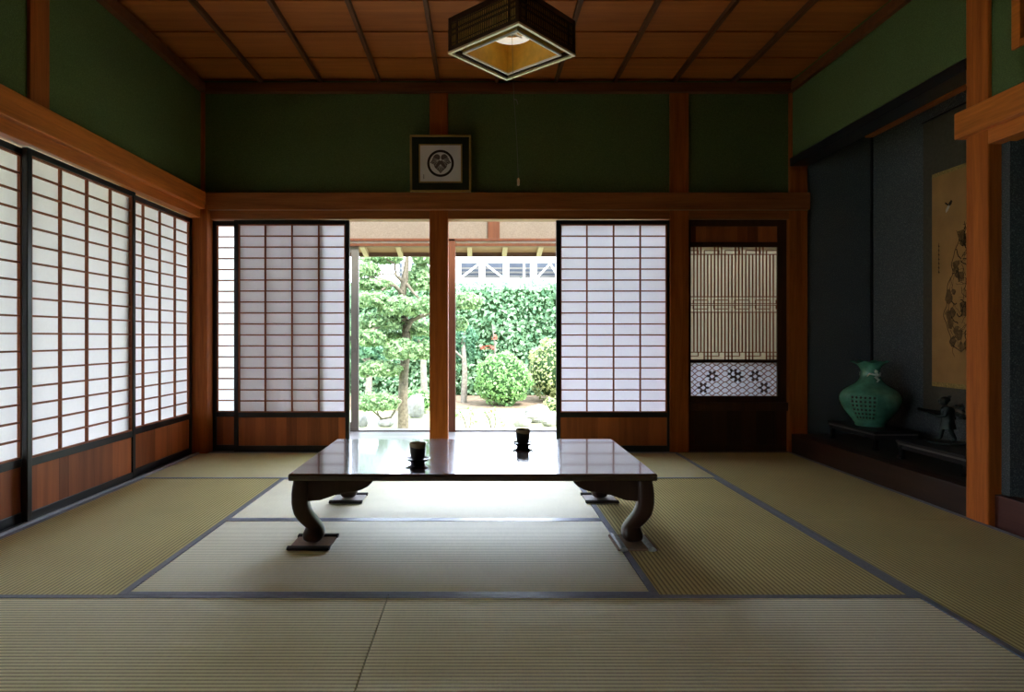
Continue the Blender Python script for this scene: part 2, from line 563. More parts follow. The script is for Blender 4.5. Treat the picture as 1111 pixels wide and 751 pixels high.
ceil = MB()
y = YR
while y < YB + .1:   # lapped boards: each a little tilted so that its edge shows
    y1 = min(y + .41, YB + .14)
    ceil.prism([(y + .003, 3.025), (y1, 3.034), (y1, 3.05), (y + .004, 3.05)], 'x', XL - .1, XR + .12)
    y += .41
ceil.box(XL - .3, YR - .1, 3.07, 3.4, 5.36, 3.2)
structure('ceiling', ceil, M['ceiling'])
for k in range(1, 10):
    x = XL + .4775 * k
    structure('trim_%d' % k, MB().box(x - .014, YR, 2.988, x + .014, YB + .01, 3.026), M['batten'], .003)
# cornice round the room
structure('trim_10', MB().box(XL - .02, YB - .035, 2.918, XR + .02, YB + .05, 2.992), M['cornice'], .004)
structure('trim_11', MB().box(XL - .05, YR, 2.918, XL + .035, YB - .03, 2.992), M['cornice'], .004)
structure('trim_12', MB().box(XR - .02, YR, 2.918, XR + .05, YB - .03, 2.992), M['cornice'], .004)

# back wall upper plaster
structure('wall_back', MB().box(XL - .05, YB + .02, 2.05, XR + .02, YB + .12, 3.06), M['green'])
# left wall plaster (above the screens) and the closed part beside the photographer
wl = MB().box(XL - .12, YR, 2.05, XL - .014, YB + .1, 3.06)
wl.box(XL - .12, YR, -.05, XL - .014, -.75, 2.06)
structure('wall_left', wl, M['green'])
structure('wall_rear', MB().box(XL - .2, YR - .12, -.1, 3.4, YR, 3.1), M['green'])

# right wall: plaster above the alcove, alcove shell
wr = MB().box(XR + .012, 3.31, 2.385, XR + .11, YB + .03, 3.06)          # above alcove
wr.box(XR + .012, YR, 2.06, XR + .11, 2.55, 3.06)
wr.box(XR + .012, 3.03, 2.06, XR + .11, 3.20, 3.06)
wr.box(XR + .012, 2.55, 2.06, XR + .11, 3.03, 2.30)
wr.box(XR + .012, 2.55, 2.78, XR + .11, 3.03, 3.06)
wr.box(XR + .012, YR, -.05, XR + .11, 1.4, 2.06)
structure('wall_right', wr, M['green'])
ws = MB().box(3.21, 1.3, 0, 3.30, YB + .12, 2.9)                         # alcove rear
ws.box(2.66, YB + .022, 0, 3.25, YB + .12, 2.9)                          # alcove far side
ws.box(2.60, 3.12, .0, 3.25, 3.20, 2.9)                                  # dividing wall behind the pillar
ws.box(2.60, 1.3, 0, 3.25, 1.4, 2.9)
ws.box(2.63, 1.3, 2.75, 3.25, YB + .12, 2.85)
structure('wall_alcove', ws, M['toko'])
structure('trim_13', MB().box(3.195, YB + .006, .15, 3.214, YB + .026, 2.75), M['black'])             # corner strip
# lintel over the alcove and a rail inside
structure('trim_14', MB().box(XR - .012, 3.31, 2.322, XR + .13, YB + .0, 2.386), M['black'], .003)
structure('trim_15', MB().box(3.15, 3.21, 2.56, 3.208, YB + .02, 2.62), M['beam_y'], .003)
# alcove floor + front beams
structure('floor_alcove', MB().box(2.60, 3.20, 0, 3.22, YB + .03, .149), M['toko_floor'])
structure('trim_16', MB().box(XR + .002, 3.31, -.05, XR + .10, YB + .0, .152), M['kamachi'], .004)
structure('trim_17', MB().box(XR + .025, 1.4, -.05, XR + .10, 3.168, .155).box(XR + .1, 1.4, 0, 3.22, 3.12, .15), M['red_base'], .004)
# posts
structure('trim_18', MB().box(-.397, YB, 0, -.247, YB + .14, 2.95), M['post_z'], .006)                # centre post
structure('trim_19', MB().box(1.556, YB, 0, 1.711, YB + .14, 2.95), M['post_z'], .006)
structure('trim_20', MB().box(2.525, YB, 0, 2.675, YB + .14, 2.95), M['post_z'], .006)                # corner of the alcove
structure('trim_21', MB().box(-2.32, 5.12, 0, -2.178, 5.31, 2.0).box(-2.32, 5.168, 2.0, -2.226, 5.31, 2.95), M['post_z'], .004)                 # left corner
structure('trim_22', MB().box(XR - .006, 3.17, -.02, XR + .146, 3.316, 2.97), M['pillar'], .008)      # alcove pillar
structure('trim_23', MB().box(XL - .06, 3.18, 2.08, XL + .002, 3.325, 2.95), M['post_z'], .004)       # left wall, above the beam
# long tie beams (nageshi) and lintels (kamoi)
structure('trim_24', MB().box(XL - .01, YB - .045, 1.964, 2.675, YB + .03, 2.102), M['beam_x'], .005)
structure('trim_25', MB().box(XL - .01, -.75, 1.964, XL + .042, YB - .03, 2.102), M['beam_y'], .005)
structure('trim_26', MB().box(XR - .045, 1.2, 1.968, XR + .03, 3.345, 2.106), M['beam_y'], .005)
structure('trim_27', MB().box(XL + .05, YB + .006, 1.896, 2.54, YB + .125, 1.97), M['beam_x'], .003)
structure('trim_28', MB().box(XL - .125, -.75, 1.896, XL + .004, 5.13, 1.97), M['beam_y'], .003)
structure('trim_29', MB().box(XR - .005, 1.2, 1.895, XR + .10, 3.172, 1.97), M['beam_y'], .003)
# sills
sl = MB().box(XL - .125, -.75, -.05, XL - .022, 5.13, .002)
for q in (-.032, -.070):
    sl.box(XL + q - .004, 1.2, .002, XL + q + .004, 5.12, .012)
structure('baseboard_left', sl, M['sill_dark'])
structure('trim_30', MB().box(XL - .021, -.75, -.05, XL - .003, 5.125, .012), M['sill_rail'], .002)
structure('baseboard_back', MB().box(-2.18, YB + .002, -.06, 2.55, YB + .135, .002), M['sill_dark'])
# ranma vent high on the right wall
vt = structure('window_2', MB().box(XR + .03, 2.56, 2.31, XR + .09, 3.02, 2.335).box(XR + .03, 2.56, 2.745, XR + .09, 3.02, 2.77)
               .box(XR - .0, 2.99, 2.30, XR + .10, 3.04, 2.79).box(XR - .0, 2.54, 2.30, XR + .10, 2.585, 2.79).box(XR, 2.585, 2.30, XR + .1, 2.99, 2.335).box(XR, 2.585, 2.755, XR + .1, 2.99, 2.79), M['beam_y'], .003)
sm = MB()
for k in range(7):
    z = 2.365 + k * .056
    sm.box(XR + .03, 2.585, z, XR + .05, 2.99, z + .022)
sm.build('slats', M['tan_wall'], vt)

# ------------------------------------------------------------------ TATAMI
def make_mat(label):
    t = empty('tatami_mat', (0, 0, 0), label, 'tatami mat', 'tatami mats covering the floor')
    L, w = 1.91 / 2 - .0012, U / 2 - .0012
    MB().box(-L, -w, -.05, L, w, 0).build('rush_surface', M['tatami'], t, .002)
    for s in (-1, 1):
        MB().box(-L, s * (w - .027), -.003, L, s * (w + .0004), .0016).build('cloth_border', M['heri'], t)
    return t


mats = [
    ((XL + U, Y0 - U / 2), 0, 'front row tatami mat left of the joint at the bottom edge'),
    ((XL + 3 * U, Y0 - U / 2), 0, 'front row tatami mat right of the joint at the bottom edge'),
    ((XL + U / 2, Y0 + U), 1, 'lengthwise tatami mat along the left wall, left of the low table'),
    ((XL + 2 * U, Y0 + U / 2), 0, 'pale lit tatami mat under the front half of the low table'),
    ((XL + 2 * U, Y0 + 1.5 * U), 0, 'pale lit tatami mat under the back half of the low table'),
    ((XL + 3.5 * U, Y0 + U), 1, 'lengthwise tatami mat under the right legs of the low table'),
    ((XL + U, Y0 + 2.5 * U), 0, 'tatami mat against the back wall in the left corner'),
    ((XL + 3 * U, Y0 + 2.5 * U), 0, 'tatami mat against the back wall, behind the right half of the table'),
    ((XL + 4.5 * U, Y0 + 2 * U), 1, 'lengthwise tatami mat in front of the alcove with the green vase'),
    ((XL + 4.5 * U, Y0), 1, 'lengthwise tatami mat at the right edge of the photo in front of the pillar'),
]
m0 = make_mat(mats[0][2])
for i, ((x, y), r, lab) in enumerate(mats):
    o = m0 if i == 0 else copy_tree(m0)
    o.location = (x, y, 0)
    o.rotation_euler = (0, 0, PI / 2 * r)
    o['label'] = lab

# ------------------------------------------------------------------ SHOJI
SH_H = 1.889


def make_shoji(w, loc, rz, label, cols=4, rows=17, paper='paper'):
    t = empty('shoji_screen', loc, label, 'sliding screen', 'sliding paper screens', rz)
    st, th = .034, .030
    z0, z1 = .326, 1.850
    for x in (0, w - st):
        MB().box(x, -th / 2, .003, x + st, th / 2, SH_H).build('stile', M['black'], t, .003)
    MB().box(st, -th / 2 + .002, z1 + .006, w - st, th / 2 - .002, SH_H).build('top_rail', M['black'], t, .002)
    MB().box(st, -th / 2 + .002, .282, w - st, th / 2 - .002, z0 - .004).build('middle_rail', M['black'], t, .002)
    MB().box(st, -th / 2 + .002, .003, w - st, th / 2 - .002, .052).build('bottom_rail', M['black'], t, .002)
    k = MB()
    a, b = st, w - st
    k.box(a, -.009, z0 - .004, a + .010, .008, z1 + .006)
    k.box(b - .010, -.009, z0 - .004, b, .008, z1 + .006)
    k.box(a + .01, -.009, z0 - .004, b - .01, .008, z0 + .005)
    k.box(a + .01, -.009, z1 - .003, b - .01, .008, z1 + .006)
    for i in range(1, cols):
        x = a + (b - a) * i / cols
        k.box(x - .0055, -.009, z0, x + .0055, .007, z1)
    for i in range(1, rows):
        z = z0 + (z1 - z0) * i / rows
        k.box(a + .008, -.007, z - .0048, b - .008, .0075, z + .0048)
    k.build('lattice', M['kumiko'], t)
    MB().box(a, .0082, z0 - .004, b, .0094, z1 + .006).build('paper', M[paper], t)
    MB().box(a, -.004, .050, b, .004, .284).build('board', M['panel'], t)
    return t


# left wall (room side faces +X): x local runs along +Y
XF, XRr = -2.273, -2.311
make_shoji(1.000, (XRr, 2.250, 0), PI / 2, 'shoji screen at the left edge of the photo, cut off by the frame')
make_shoji(1.010, (XF, 3.195, 0), PI / 2, 'middle shoji screen of the left wall, sliding in front of its neighbours')
make_shoji(0.990, (XRr, 4.128, 0), PI / 2, 'shoji screen of the left wall next to the corner post')
# back wall
YF, YRr = 5.205, 5.243
make_shoji(0.940, (-1.990, YF, 0), 0, 'shoji screen of the back wall left of the open view to the garden')
make_shoji(0.915, (-2.182, YRr, 0), 0, 'narrow strip of shoji screen in the back left corner, behind its neighbour', paper='paper_bright')
make_shoji(0.938, (0.634, YF, 0), 0, 'shoji screen of the back wall right of the open view to the garden')

# glazed bay of the left wall beside the photographer (outside the frame, lets daylight in)
w3 = structure('window_3', MB().box(XL - .09, -.75, 0, XL - .05, -.70, 1.9).box(XL - .09, 1.20, 0, XL - .05, 1.25, 1.9).box(XL - .12, -.75, 0, XL - .015, .28, 1.95)
               .box(XL - .09, -.70, 0, XL - .05, 1.20, .08).box(XL - .09, -.70, 1.84, XL - .05, 1.20, 1.9).box(XL - .09, 1.25, 0, XL - .05, 2.25, .33), M['black'])
MB().box(XL - .072, .28, .08, XL - .068, 1.20, 1.84).build('pane', M['glass'], w3)
MB().box(XL - .072, 1.25, .33, XL - .0706, 2.25, 1.9).build('paper', M['paper'], w3)
structure('trim_38', MB().prism([(XL - .13, 2.28), (XL - 1.9, 1.90), (XL - 1.9, 1.93), (XL - .13, 2.31)], 'y', YR, 5.2), M['soffit'])  # unseen eave, added to cut skylight on the left screens

# ------------------------------------------------------------------ ornamental lattice window in the right bay
bx0, bx1 = 1.711, 2.525
fr = MB()
YW = YB + .045
fr.box(bx0, YW, 1.845, bx1, YW + .05, 1.896)
fr.box(bx0, YW, 1.675, bx1, YW + .05, 1.715)
fr.box(bx0, YW, .42, bx0 + .03, YW + .05, 1.85)
fr.box(bx1 - .075, YW, .42, bx1, YW + .05, 1.85)
fr.box(bx0, YW, .728, bx1, YW + .05, .752)
fr.box(bx0, YW, .40, bx1, YW + .05, .452)
fr.box(bx0, YW - .03, .335, bx1, YW + .05, .402)
fr.box(bx0, YW, .0, bx1, YW + .05, .05)
fr.box(bx0, YW, .05, bx0 + .06, YW + .05, .34)
fr.box(bx1 - .09, YW, .05, bx1, YW + .05, .34)
win = structure('window_1', fr, M['kumiko_dark'], .003)
wx0, wx1 = bx0 + .03, bx1 - .075
MB().box(wx0, YW + .012, 1.712, wx1, YW + .03, 1.848).build('top_board', M['panel'], win)
MB().box(bx0 + .05, YW + .015, .045, bx1 - .08, YW + .03, .338).build('bottom_board', M['panel_dark'], win)
zl0, zl1 = .752, 1.675
g = MB()
ncol = 25
pitch = (wx1 - wx0) / ncol
sw = .0085
for i in range(1, ncol):
    x = wx0 + pitch * i
    j = i % 6
    segs = [(zl0 + (.058 if j in (1, 2, 3) else 0), zl1 - (.058 if j in (4, 5, 0) else 0))]
    mid = (zl0 + zl1) / 2 - .01
    lo, hi = segs[0]
    g.box(x - sw / 2, YW + .008, lo, x + sw / 2, YW + .018, mid - .062)
    g.box(x - sw * .3, YW + .010, mid - .062, x + sw * .3, YW + .018, mid + .062)
    g.box(x - sw / 2, YW + .008, mid + .062, x + sw / 2, YW + .018, hi)
mid = (zl0 + zl1) / 2 - .01
for z in (mid - .064, mid - .006, mid + .008, mid + .064, zl1 - .060, zl1 - .028, zl0 + .030, zl0 + .060):
    full = abs(z - mid) < .07 or abs(z - zl1 + .060) < .001 or abs(z - zl0 - .060) < .001
    if full and abs(z - mid) > .05 or not abs(z - mid) < .07 and full:
        g.box(wx0, YW + .006, z - .0035, wx1, YW + .016, z + .0035)
    elif abs(z - mid) < .07:
        g.box(wx0, YW + .006, z - .0028, wx1, YW + .016, z + .0028)
# interlocking key shapes at head, middle and foot
for k in range(5):
    xa = wx0 + pitch * (k * 6 - 2.0)
    xb = xa + pitch * 4.2
    for z, d in ((zl1 - .028, -1), (zl0 + .028, 1)):
        a, b = max(wx0, xa), min(wx1, xb)
        if b > a:
            g.box(a, YW + .006, z - .003, b, YW + .016, z + .003)
            for xx in (xa, xb):
                if wx0 < xx < wx1: g.box(xx - .003, YW + .006, min(z, z + d * .032), xx + .003, YW + .016, max(z, z + d * .032))
    xa = wx0 + pitch * (k * 6 + .8)
    xb = xa + pitch * 4.2
    for z, d in ((mid + .036, 1), (mid - .036, -1)):
        a, b = max(wx0, xa), min(wx1, xb)
        if b > a:
            g.box(a, YW + .006, z - .003, b, YW + .016, z + .003)
            for xx in (a, b):
                if wx0 < xx < wx1: g.box(xx - .003, YW + .006, min(z, z - d * .032), xx + .003, YW + .016, max(z, z - d * .032))
g.build('slat_lattice', M['kumiko'], win)
# wavy net lattice below
zn0, zn1 = .452, .728
g = MB()
nx, nz = 10, 6
cw, ch = (wx1 - wx0) / nx, (zn1 - zn0) / nz


def wave_bar(x_of, pts=28):
    a = None
    for q in range(pts + 1):
        p = x_of(q / pts)
        if a is not None and a[0] >= wx0 - .001 and p[0] <= wx1 + .001:
            g.bar((a[0], YW + .012, a[1]), (p[0], YW + .012, p[1]), .008, .0045, (0, 0, 1) if abs(p[0] - a[0]) > 1e-6 else (1, 0, 0))
        a = p


for k in range(nz + 1):
    zc = zn0 + ch * k
    for s in (1, -1):
        wave_bar(lambda t, zc=zc, s=s: (wx0 + t * (wx1 - wx0), min(zn1, max(zn0, zc + s * ch * .5 * math.cos(t * nx * PI)))), 60)
g.build('net_lattice', M['kumiko'], win)
fl = MB()
for fx, fz in ((.145, .25), (.25, .60), (.495, .66), (.545, .57), (.745, .60), (.85, .25)):
    cx_, cz_ = wx0 + fx * (wx1 - wx0), zn0 + fz * (zn1 - zn0)
    pts = [(cx_ + .026 * math.cos(a * PI / 3), cz_ + .026 * math.sin(a * PI / 3)) for a in range(6)]
    for i in range(6):
        p, q = pts[i], pts[(i + 1) % 6]
        fl.bar((p[0], YW + .009, p[1]), (q[0], YW + .009, q[1]), .010, .008)
        a = i * PI / 3
        fl.prism([(cx_ + .036 * math.cos(a) + .011 * math.cos(b * PI / 3), cz_ + .036 * math.sin(a) + .011 * math.sin(b * PI / 3)) for b in range(6)], 'y', YW + .004, YW + .014)
fl.build('flower_blossoms', M['kumiko_dark'], win)
MB().box(wx0, YW + .019, zl0 - .01, wx1, YW + .0205, zl1 + .01).build('upper_paper', M['paper_warm'], win)
MB().box(wx0, YW + .019, zn0 - .01, wx1, YW + .0205, zn1 + .01).build('lower_paper', M['paper'], win)

# ------------------------------------------------------------------ VERANDA (engawa), outer frame, eave
YO = 6.48
structure('floor_veranda', MB().box(-4.6, YB + .13, -.10, 3.2, YO + .09, -.018), M['engawa'])
vo = MB().box(-4.6, YO - .02, 1.93, 3.2, YO + .06, 2.42)
vo.box(1.75, YO - .02, -.1, 3.2, YO + .06, 1.94)
vo.box(-2.46, YB + .14, -.1, -2.36, YO, 2.42)  # unseen end wall, added to dim the paper in the corner
vo.box(3.12, YB + .12, -.1, 3.2, YO, 2.42)
structure('wall_veranda', vo, M['tan_wall'])
structure('trim_31', MB().box(-4.6, YO - .05, 1.905, 3.1, YO + .05, 1.932), M['outer_wood'], .002)
structure('trim_32', MB().box(-4.6, YO - .03, 1.882, 1.75, YO + .05, 1.906), M['alu_pale'], .002)
structure('trim_33', MB().box(-4.6, YO - .04, 1.855, 1.75, YO + .05, 1.884), M['outer_wood'], .002)
structure('trim_34', MB().box(.095, YO - .035, 1.93, .215, YO + .0, 2.42), M['outer_wood'], .003)
structure('trim_35', MB().box(-.36, YO - .05, -.02, -.232, YO + .06, 1.93), M['outer_wood'], .005)
structure('trim_36', MB().box(-4.6, YO - .04, -.02, 1.75, YO + .10, -.004), M['alu'], .002)
gd = empty('glass_door', (-1.215, YO, 0), 'grey aluminium glass door beyond the shoji, its edge seen left of the garden view', 'glass door')
MB().box(-.075, -.02, -.004, .0, .02, 1.858).build('stile', M['alu'], gd, .003)
MB().box(-.98, -.02, -.004, -.91, .02, 1.858).build('stile', M['alu'], gd, .003)
MB().box(-.91, -.018, -.004, -.075, .018, .075).build('bottom_rail', M['alu'], gd, .003)
MB().box(-.91, -.018, 1.80, -.075, .018, 1.858).build('top_rail', M['alu'], gd, .003)
MB().box(-.91, -.018, .90, -.075, .018, .95).build('middle_rail', M['alu'], gd, .003)
MB().box(-.91, -.003, .075, -.075, .003, 1.80).build('glass_pane', M['glass'], gd)
MB().box(-.06, -.032, .80, -.02, -.02, .92).build('pull', M['alu'], gd, .002)

ev = MB().prism([(YO + .06, 2.16), (7.52, 1.925), (7.52, 1.945), (YO + .06, 2.18)], 'x', -5, 4.2)
eave = structure('trim_37', ev, M['soffit'])
MB().box(-5, 7.50, 1.885, 4.2, 7.54, 1.945).build('fascia', M['fascia'], eave)
for k in range(22):
    x = -4.60 + .405 * k + .045
    MB().bar((x, YO + .06, 2.135), (x, 7.505, 1.905), .055, .05).build('rafter', M['rafter'], eave)

# ------------------------------------------------------------------ LOW TABLE
TX, TY, TZ = -.0245, 3.2805, .335
TW, TD = 1.624, .970
tb = empty('low_table', (TX, TY, 0), 'long low dark polished wooden table with curved legs, standing on the mats', 'table')
top = MB().box(-TW / 2, -TD / 2, TZ - .033, TW / 2, TD / 2, TZ).build('tabletop', M['table'], tb, .009, seg=4)
RING = [(.286, .050, .034), (.260, .047, .036), (.235, .045, .037), (.20, .045, .037), (.175, .049, .038), (.15, .056, .040), (.13, .066, .041), (.11, .077, .041), (.092, .088, .039),
        (.080, .095, .037), (.070, .095, .041), (.055, .093, .045), (.040, .092, .046), (.028, .091, .042), (.019, .091, .032), (.0135, .091, .018)]


def leg_mb(sx, sy):
    mb = MB()
    rings = []
    for z, c, w in RING:
        cx_ = sx * (TW / 2 - c)
        cy_ = sy * (TD / 2 - c)
        ring = []
        for i in range(20):
            t = 2 * PI * i / 20
            a, b = math.cos(t), math.sin(t)
            e = .55
            ring.append((cx_ + w * math.copysign(abs(a) ** e, a), cy_ + w * math.copysign(abs(b) ** e, b), z + .016 * (z > .2) * (z - .2) / .086))
        rings.append(ring)
    return mb.loft(rings[::-1])


BR = [(.06, .303), (.06, .200), (.081, .207), (.110, .210), (.135, .212), (.167, .223), (.205, .237), (.25, .247), (.29, .250), (.32, .259), (.345, .272), (.362, .288), (.372, .303)]
for sx in (-1, 1):
    for sy in (-1, 1):
        lg = leg_mb(sx, sy).build('leg', M['table_leg'], tb, smooth=True)
        p = [(sx * (TW / 2 - a), z) for a, z in BR]
        y0 = sy * (TD / 2 - .030)
        MB().prism(p, 'y', y0, y0 - sy * .026).build('apron_bracket', M['table_leg'], tb, .003)
        p = [(sy * (TD / 2 - a), z) for a, z in BR]
        x0 = sx * (TW / 2 - .030)
        MB().prism(p, 'x', x0, x0 - sx * .026).build('apron_bracket', M['table_leg'], tb, .003)


def make_pad(loc, label, mat_c, strips, mat_s, rz=0):
    t = empty('leg_pad', loc, label, 'floor pad', 'pads under the table legs', rz)
    MB().box(-.088, -.105, .0017, .088, .105, .0105).build('woven_square', mat_c, t, .002)
    for s in (-1, 1):
        if strips == 'x':
            r = [[(s * .080 - .018 * s + .018 * math.cos(a), yy, .008 + .009 * math.sin(a)) for a in np.linspace(0, 2 * PI, 10, endpoint=False)] for yy in (-.108, .108)]
        else:
            r = [[(xx, s * .088 + .020 * math.cos(a), .010 + .0085 * math.sin(a)) for a in np.linspace(0, 2 * PI, 10, endpoint=False)] for xx in (-.092, .092)]
        MB().loft(r).build('edge_strip', mat_s, t, smooth=False)
    return t


lx, ly = TW / 2 - .091, TD / 2 - .091
make_pad((TX - lx, TY - ly, 0), 'brown pad with dark rolled edges under the front left table leg', M['pad'], 'y', M['pad_dark'])
make_pad((TX + lx, TY - ly, 0), 'brown pad with pale edges under the front right table leg', M['pad'], 'x', M['pad_silver'])
make_pad((TX - lx, TY + ly, 0), 'pad with dark rolled edges under the back left table leg', M['pad_pale'], 'y', M['pad_dark'])
make_pad((TX + lx, TY + ly, 0), 'pale pad with dark rolled edges under the back right table leg', M['pad_pale'], 'y', M['pad_dark'])


def make_cup(x, y, cup_label, saucer_label):
    s = empty('saucer', (x, y, TZ), saucer_label, 'saucer', 'saucers on the table')
    MB().lathe([(.001, .0), (.034, .0), (.036, .010), (.050, .014), (.058, .022), (.060, .026), (.057, .026), (.048, .019), (.036, .0165), (.001, .0165)], 40).build('dish', M['saucer'], s, smooth=True)
    c = empty('tea_cup', (x, y, TZ + .0172), cup_label, 'cup', 'tea cups on the table')
    MB().lathe([(.001, 0), (.026, 0), (.029, .004), (.034, .014), (.0365, .035), (.0375, .055), (.0385, .078), (.0375, .0805), (.0360, .0795)], 40, cap=False).build('body', M['cup'], c, smooth=True)
    MB().lathe([(.0384, .064), (.0388, .066), (.0392, .078), (.0380, .0812), (.0362, .0805)], 40, cap=False, mod=lambda r, z, t, k: (r, z - (.007 * math.cos(t + .9) if k < 2 else 0))).build('rim_glaze', M['cup_in'], c, smooth=True)
    MB().lathe([(.0362, .0797), (.0352, .074), (.0345, .069), (.033, .0675), (.001, .067)], 40, cap=False).build('interior', M['cup_in'], c, smooth=True)


make_cup(-.288, 3.035, 'dark tea cup on the table, nearer to the camera, left of centre', 'black saucer under the nearer tea cup')
make_cup(.243, 3.49, 'dark tea cup at the back of the table, right of centre', 'black saucer under the tea cup at the back of the table')

# ------------------------------------------------------------------ PENDANT LAMP
LXc, LYc, LZ = .167, 3.156, 2.335
lp = empty('pendant_lamp', (LXc, LYc, LZ), 'square wooden pendant lamp with a gold inner shade hanging from the ceiling', 'lamp', rz=R(45) + R(2.4))
S = .448 / 2
H = .172
f = MB()
for sx in (-1, 1):
    for sy in (-1, 1):
        f.box(sx * S, sy * S, 0.006, sx * (S - .022), sy * (S - .022), H)
for s in (-1, 1):
    for z in ((.006, .028), (H - .028, H)):
        f.box(-S + .02, s * S, z[0], S - .02, s * (S - .02), z[1])
        f.box(s * S, -S + .02, z[0], s * (S - .02), S - .02, z[1])
f.build('frame', M['lamp_wood'], lp, .002)
tr = MB()
for s in (-1, 1):
    tr.box(-S - .001, s * (S + .001), -.003, S + .001, s * (S - .013), .007)
    tr.box(s * (S + .001), -S + .013, -.003, s * (S - .013), S - .013, .007)
tr.build('rim_trim', M['lamp_trim'], lp)
for k in range(4):
    a = k * PI / 2
    rot = Matrix.Rotation(a, 4, 'Z')
    pn = MB().box(-S + .02, -S + .006, .026, S - .02, -S + .010, H - .026)
    o = pn.build('side_panel', M['lamp_side'], lp)
    o.data.transform(rot)
    b = MB()
    n = 26
    for i in range(n + 1):
        x = -S + .065 + (2 * S - .13) * i / n
        b.box(x - .0012, -S + .002, .026, x + .0012, -S + .006, H - .026)
    for z in (.040, .078, .084, .102, .108, .134):
        b.box(-S + .02, -S + .0005, z, S - .02, -S + .003, z + .0035)
    for s in (-1, 1):
        b.box(s * (S - .062), -S + .001, .026, s * (S - .056), -S + .006, H - .026)
        for i in range(3):
            b.box(s * (S - .03 - .010 * i), -S + .002, .026, s * (S - .032 - .010 * i), -S + .006, H - .026)
    o = b.build('bamboo_grille', M['lamp_wood'], o)
    o.data.transform(rot)
I = .341 / 2
sh = MB()
for s in (-1, 1):
    sh.box(-I, s * I, .004, I, s * (I - .004), H - .01)
    sh.box(s * I, -I + .004, .004, s * (I - .004), I - .004, H - .01)
sh.box(-I + .004, -I + .004, H - .016, I - .004, I - .004, H - .01)
sh.build('inner_shade', M['gold'], lp)
ti = MB()
for s in (-1, 1):
    ti.box(-I - .003, s * (I + .003), -.003, I + .003, s * (I - .006), .005)
    ti.box(s * (I + .003), -I + .006, -.003, s * (I - .006), I - .006, .005)
ti.build('inner_trim', M['lamp_white'], lp)
MB().box(-S + .015, -S + .015, H - .008, S - .015, S - .015, H + .012).build('lid', M['lamp_wood'], lp, .003)
pts = [(.092 * math.cos(t), .092 * math.sin(t), .108) for t in np.linspace(0, 2 * PI, 33)]
tt = MB().tube(pts, .017, 10).build('ring_tube', M['tube'], lp, smooth=True)
hb = MB().box(-.018, -.018, .10, .018, .018, H - .015)
hb.box(-.09, -.006, .106, .09, .006, .112).build('tube_holder', M['lamp_white'], lp)
MB().prism([(-.12, -.12), (.12, -.12), (.12, .12), (-.12, .12)], 'z', H + .012, H + .05).build('cap', M['lamp_wood'], lp, .01)
MB().tube([(0, 0, H + .05), (0, 0, 3.02 - LZ)], .006, 8).build('hanger', M['cord'], lp)
cr = MB().tube([(0, 0, .10), (.004, -.002, -.10), (.010, -.004, -.22)], .0011, 5)
cr.tube([(.010, -.004, -.22), (.020, -.012, -.222), (.026, -.016, -.245)], .0022, 5)
cr.tube([(.010, -.004, -.22), (.018, -.016, -.44), (.022, -.022, -.62)], .0011, 5)
pc = cr.build('pull_cord', M['cord'], lp)
MB().lathe([(.001, -.65), (.006, -.648), (.007, -.62), (.003, -.612), (.001, -.611)], 10, (.022, -.022, 0)).build('pull_bead', M['lamp_trim'], pc, smooth=True)

# ------------------------------------------------------------------ FRAMED CREST above the beam
fw, fh = .490, .452
fc = empty('framed_crest', ((478 - CX) * 5.108 / FPX, 5.142, 2.1025), 'square framed black crest standing on the beam above the garden view', 'picture')
fc.rotation_euler = (R(3.0), 0, 0)
o = MB()
o.box(-fw / 2, -.022, .0, fw / 2, .0, fh).build('mount', M['crest_mat'], fc)
gl = MB()
for s in (-1, 1):
    gl.box(s * fw / 2, -.030, 0, s * (fw / 2 - .016), -.004, fh)
gl.box(-fw / 2 + .016, -.030, 0, fw / 2 - .016, -.004, .016)
gl.box(-fw / 2 + .016, -.030, fh - .016, fw / 2 - .016, -.004, fh)
gl.build('frame', M['gilt'], fc, .003)
iw, ih, ic = .325 / 2, .285 / 2, .226
ig = MB()
for s in (-1, 1):
    ig.box(s * (iw + .010), -.027, ic - ih - .010, s * iw, -.021, ic + ih + .010)
    ig.box(-iw, -.027, ic + s * (ih + .010), iw, -.021, ic + s * ih)
ig.build('inner_frame', M['gilt'], fc)
pp = MB().box(-iw, -.0245, ic - ih, iw, -.021, ic + ih).build('sheet', M['crest_white'], fc)
rg = MB()
ro, ri = .107, .088
rings = []
for t in np.linspace(0, 2 * PI, 49):
    c, s = math.cos(t), math.sin(t)
    rings.append([(ri * c, -.0262, ic + ri * s), (ro * c, -.0262, ic + ro * s), (ro * c, -.0246, ic + ro * s), (ri * c, -.0246, ic + ri * s)])
rg.loft(rings, cap=False)
rg.build('crest_ring', M['crest_black'], fc)


def heart(cx_, cz_, r, ang):
    p = []
    for t in np.linspace(0, 2 * PI, 40, endpoint=False):
        x = 16 * math.sin(t) ** 3 / 17
        z = (13 * math.cos(t) - 5 * math.cos(2 * t) - 2 * math.cos(3 * t) - math.cos(4 * t)) / 17
        x, z = x * r, (z + .12) * r
        c, s = math.cos(ang), math.sin(ang)
        p.append((cx_ + c * x - s * z, cz_ + s * x + c * z))
    return p


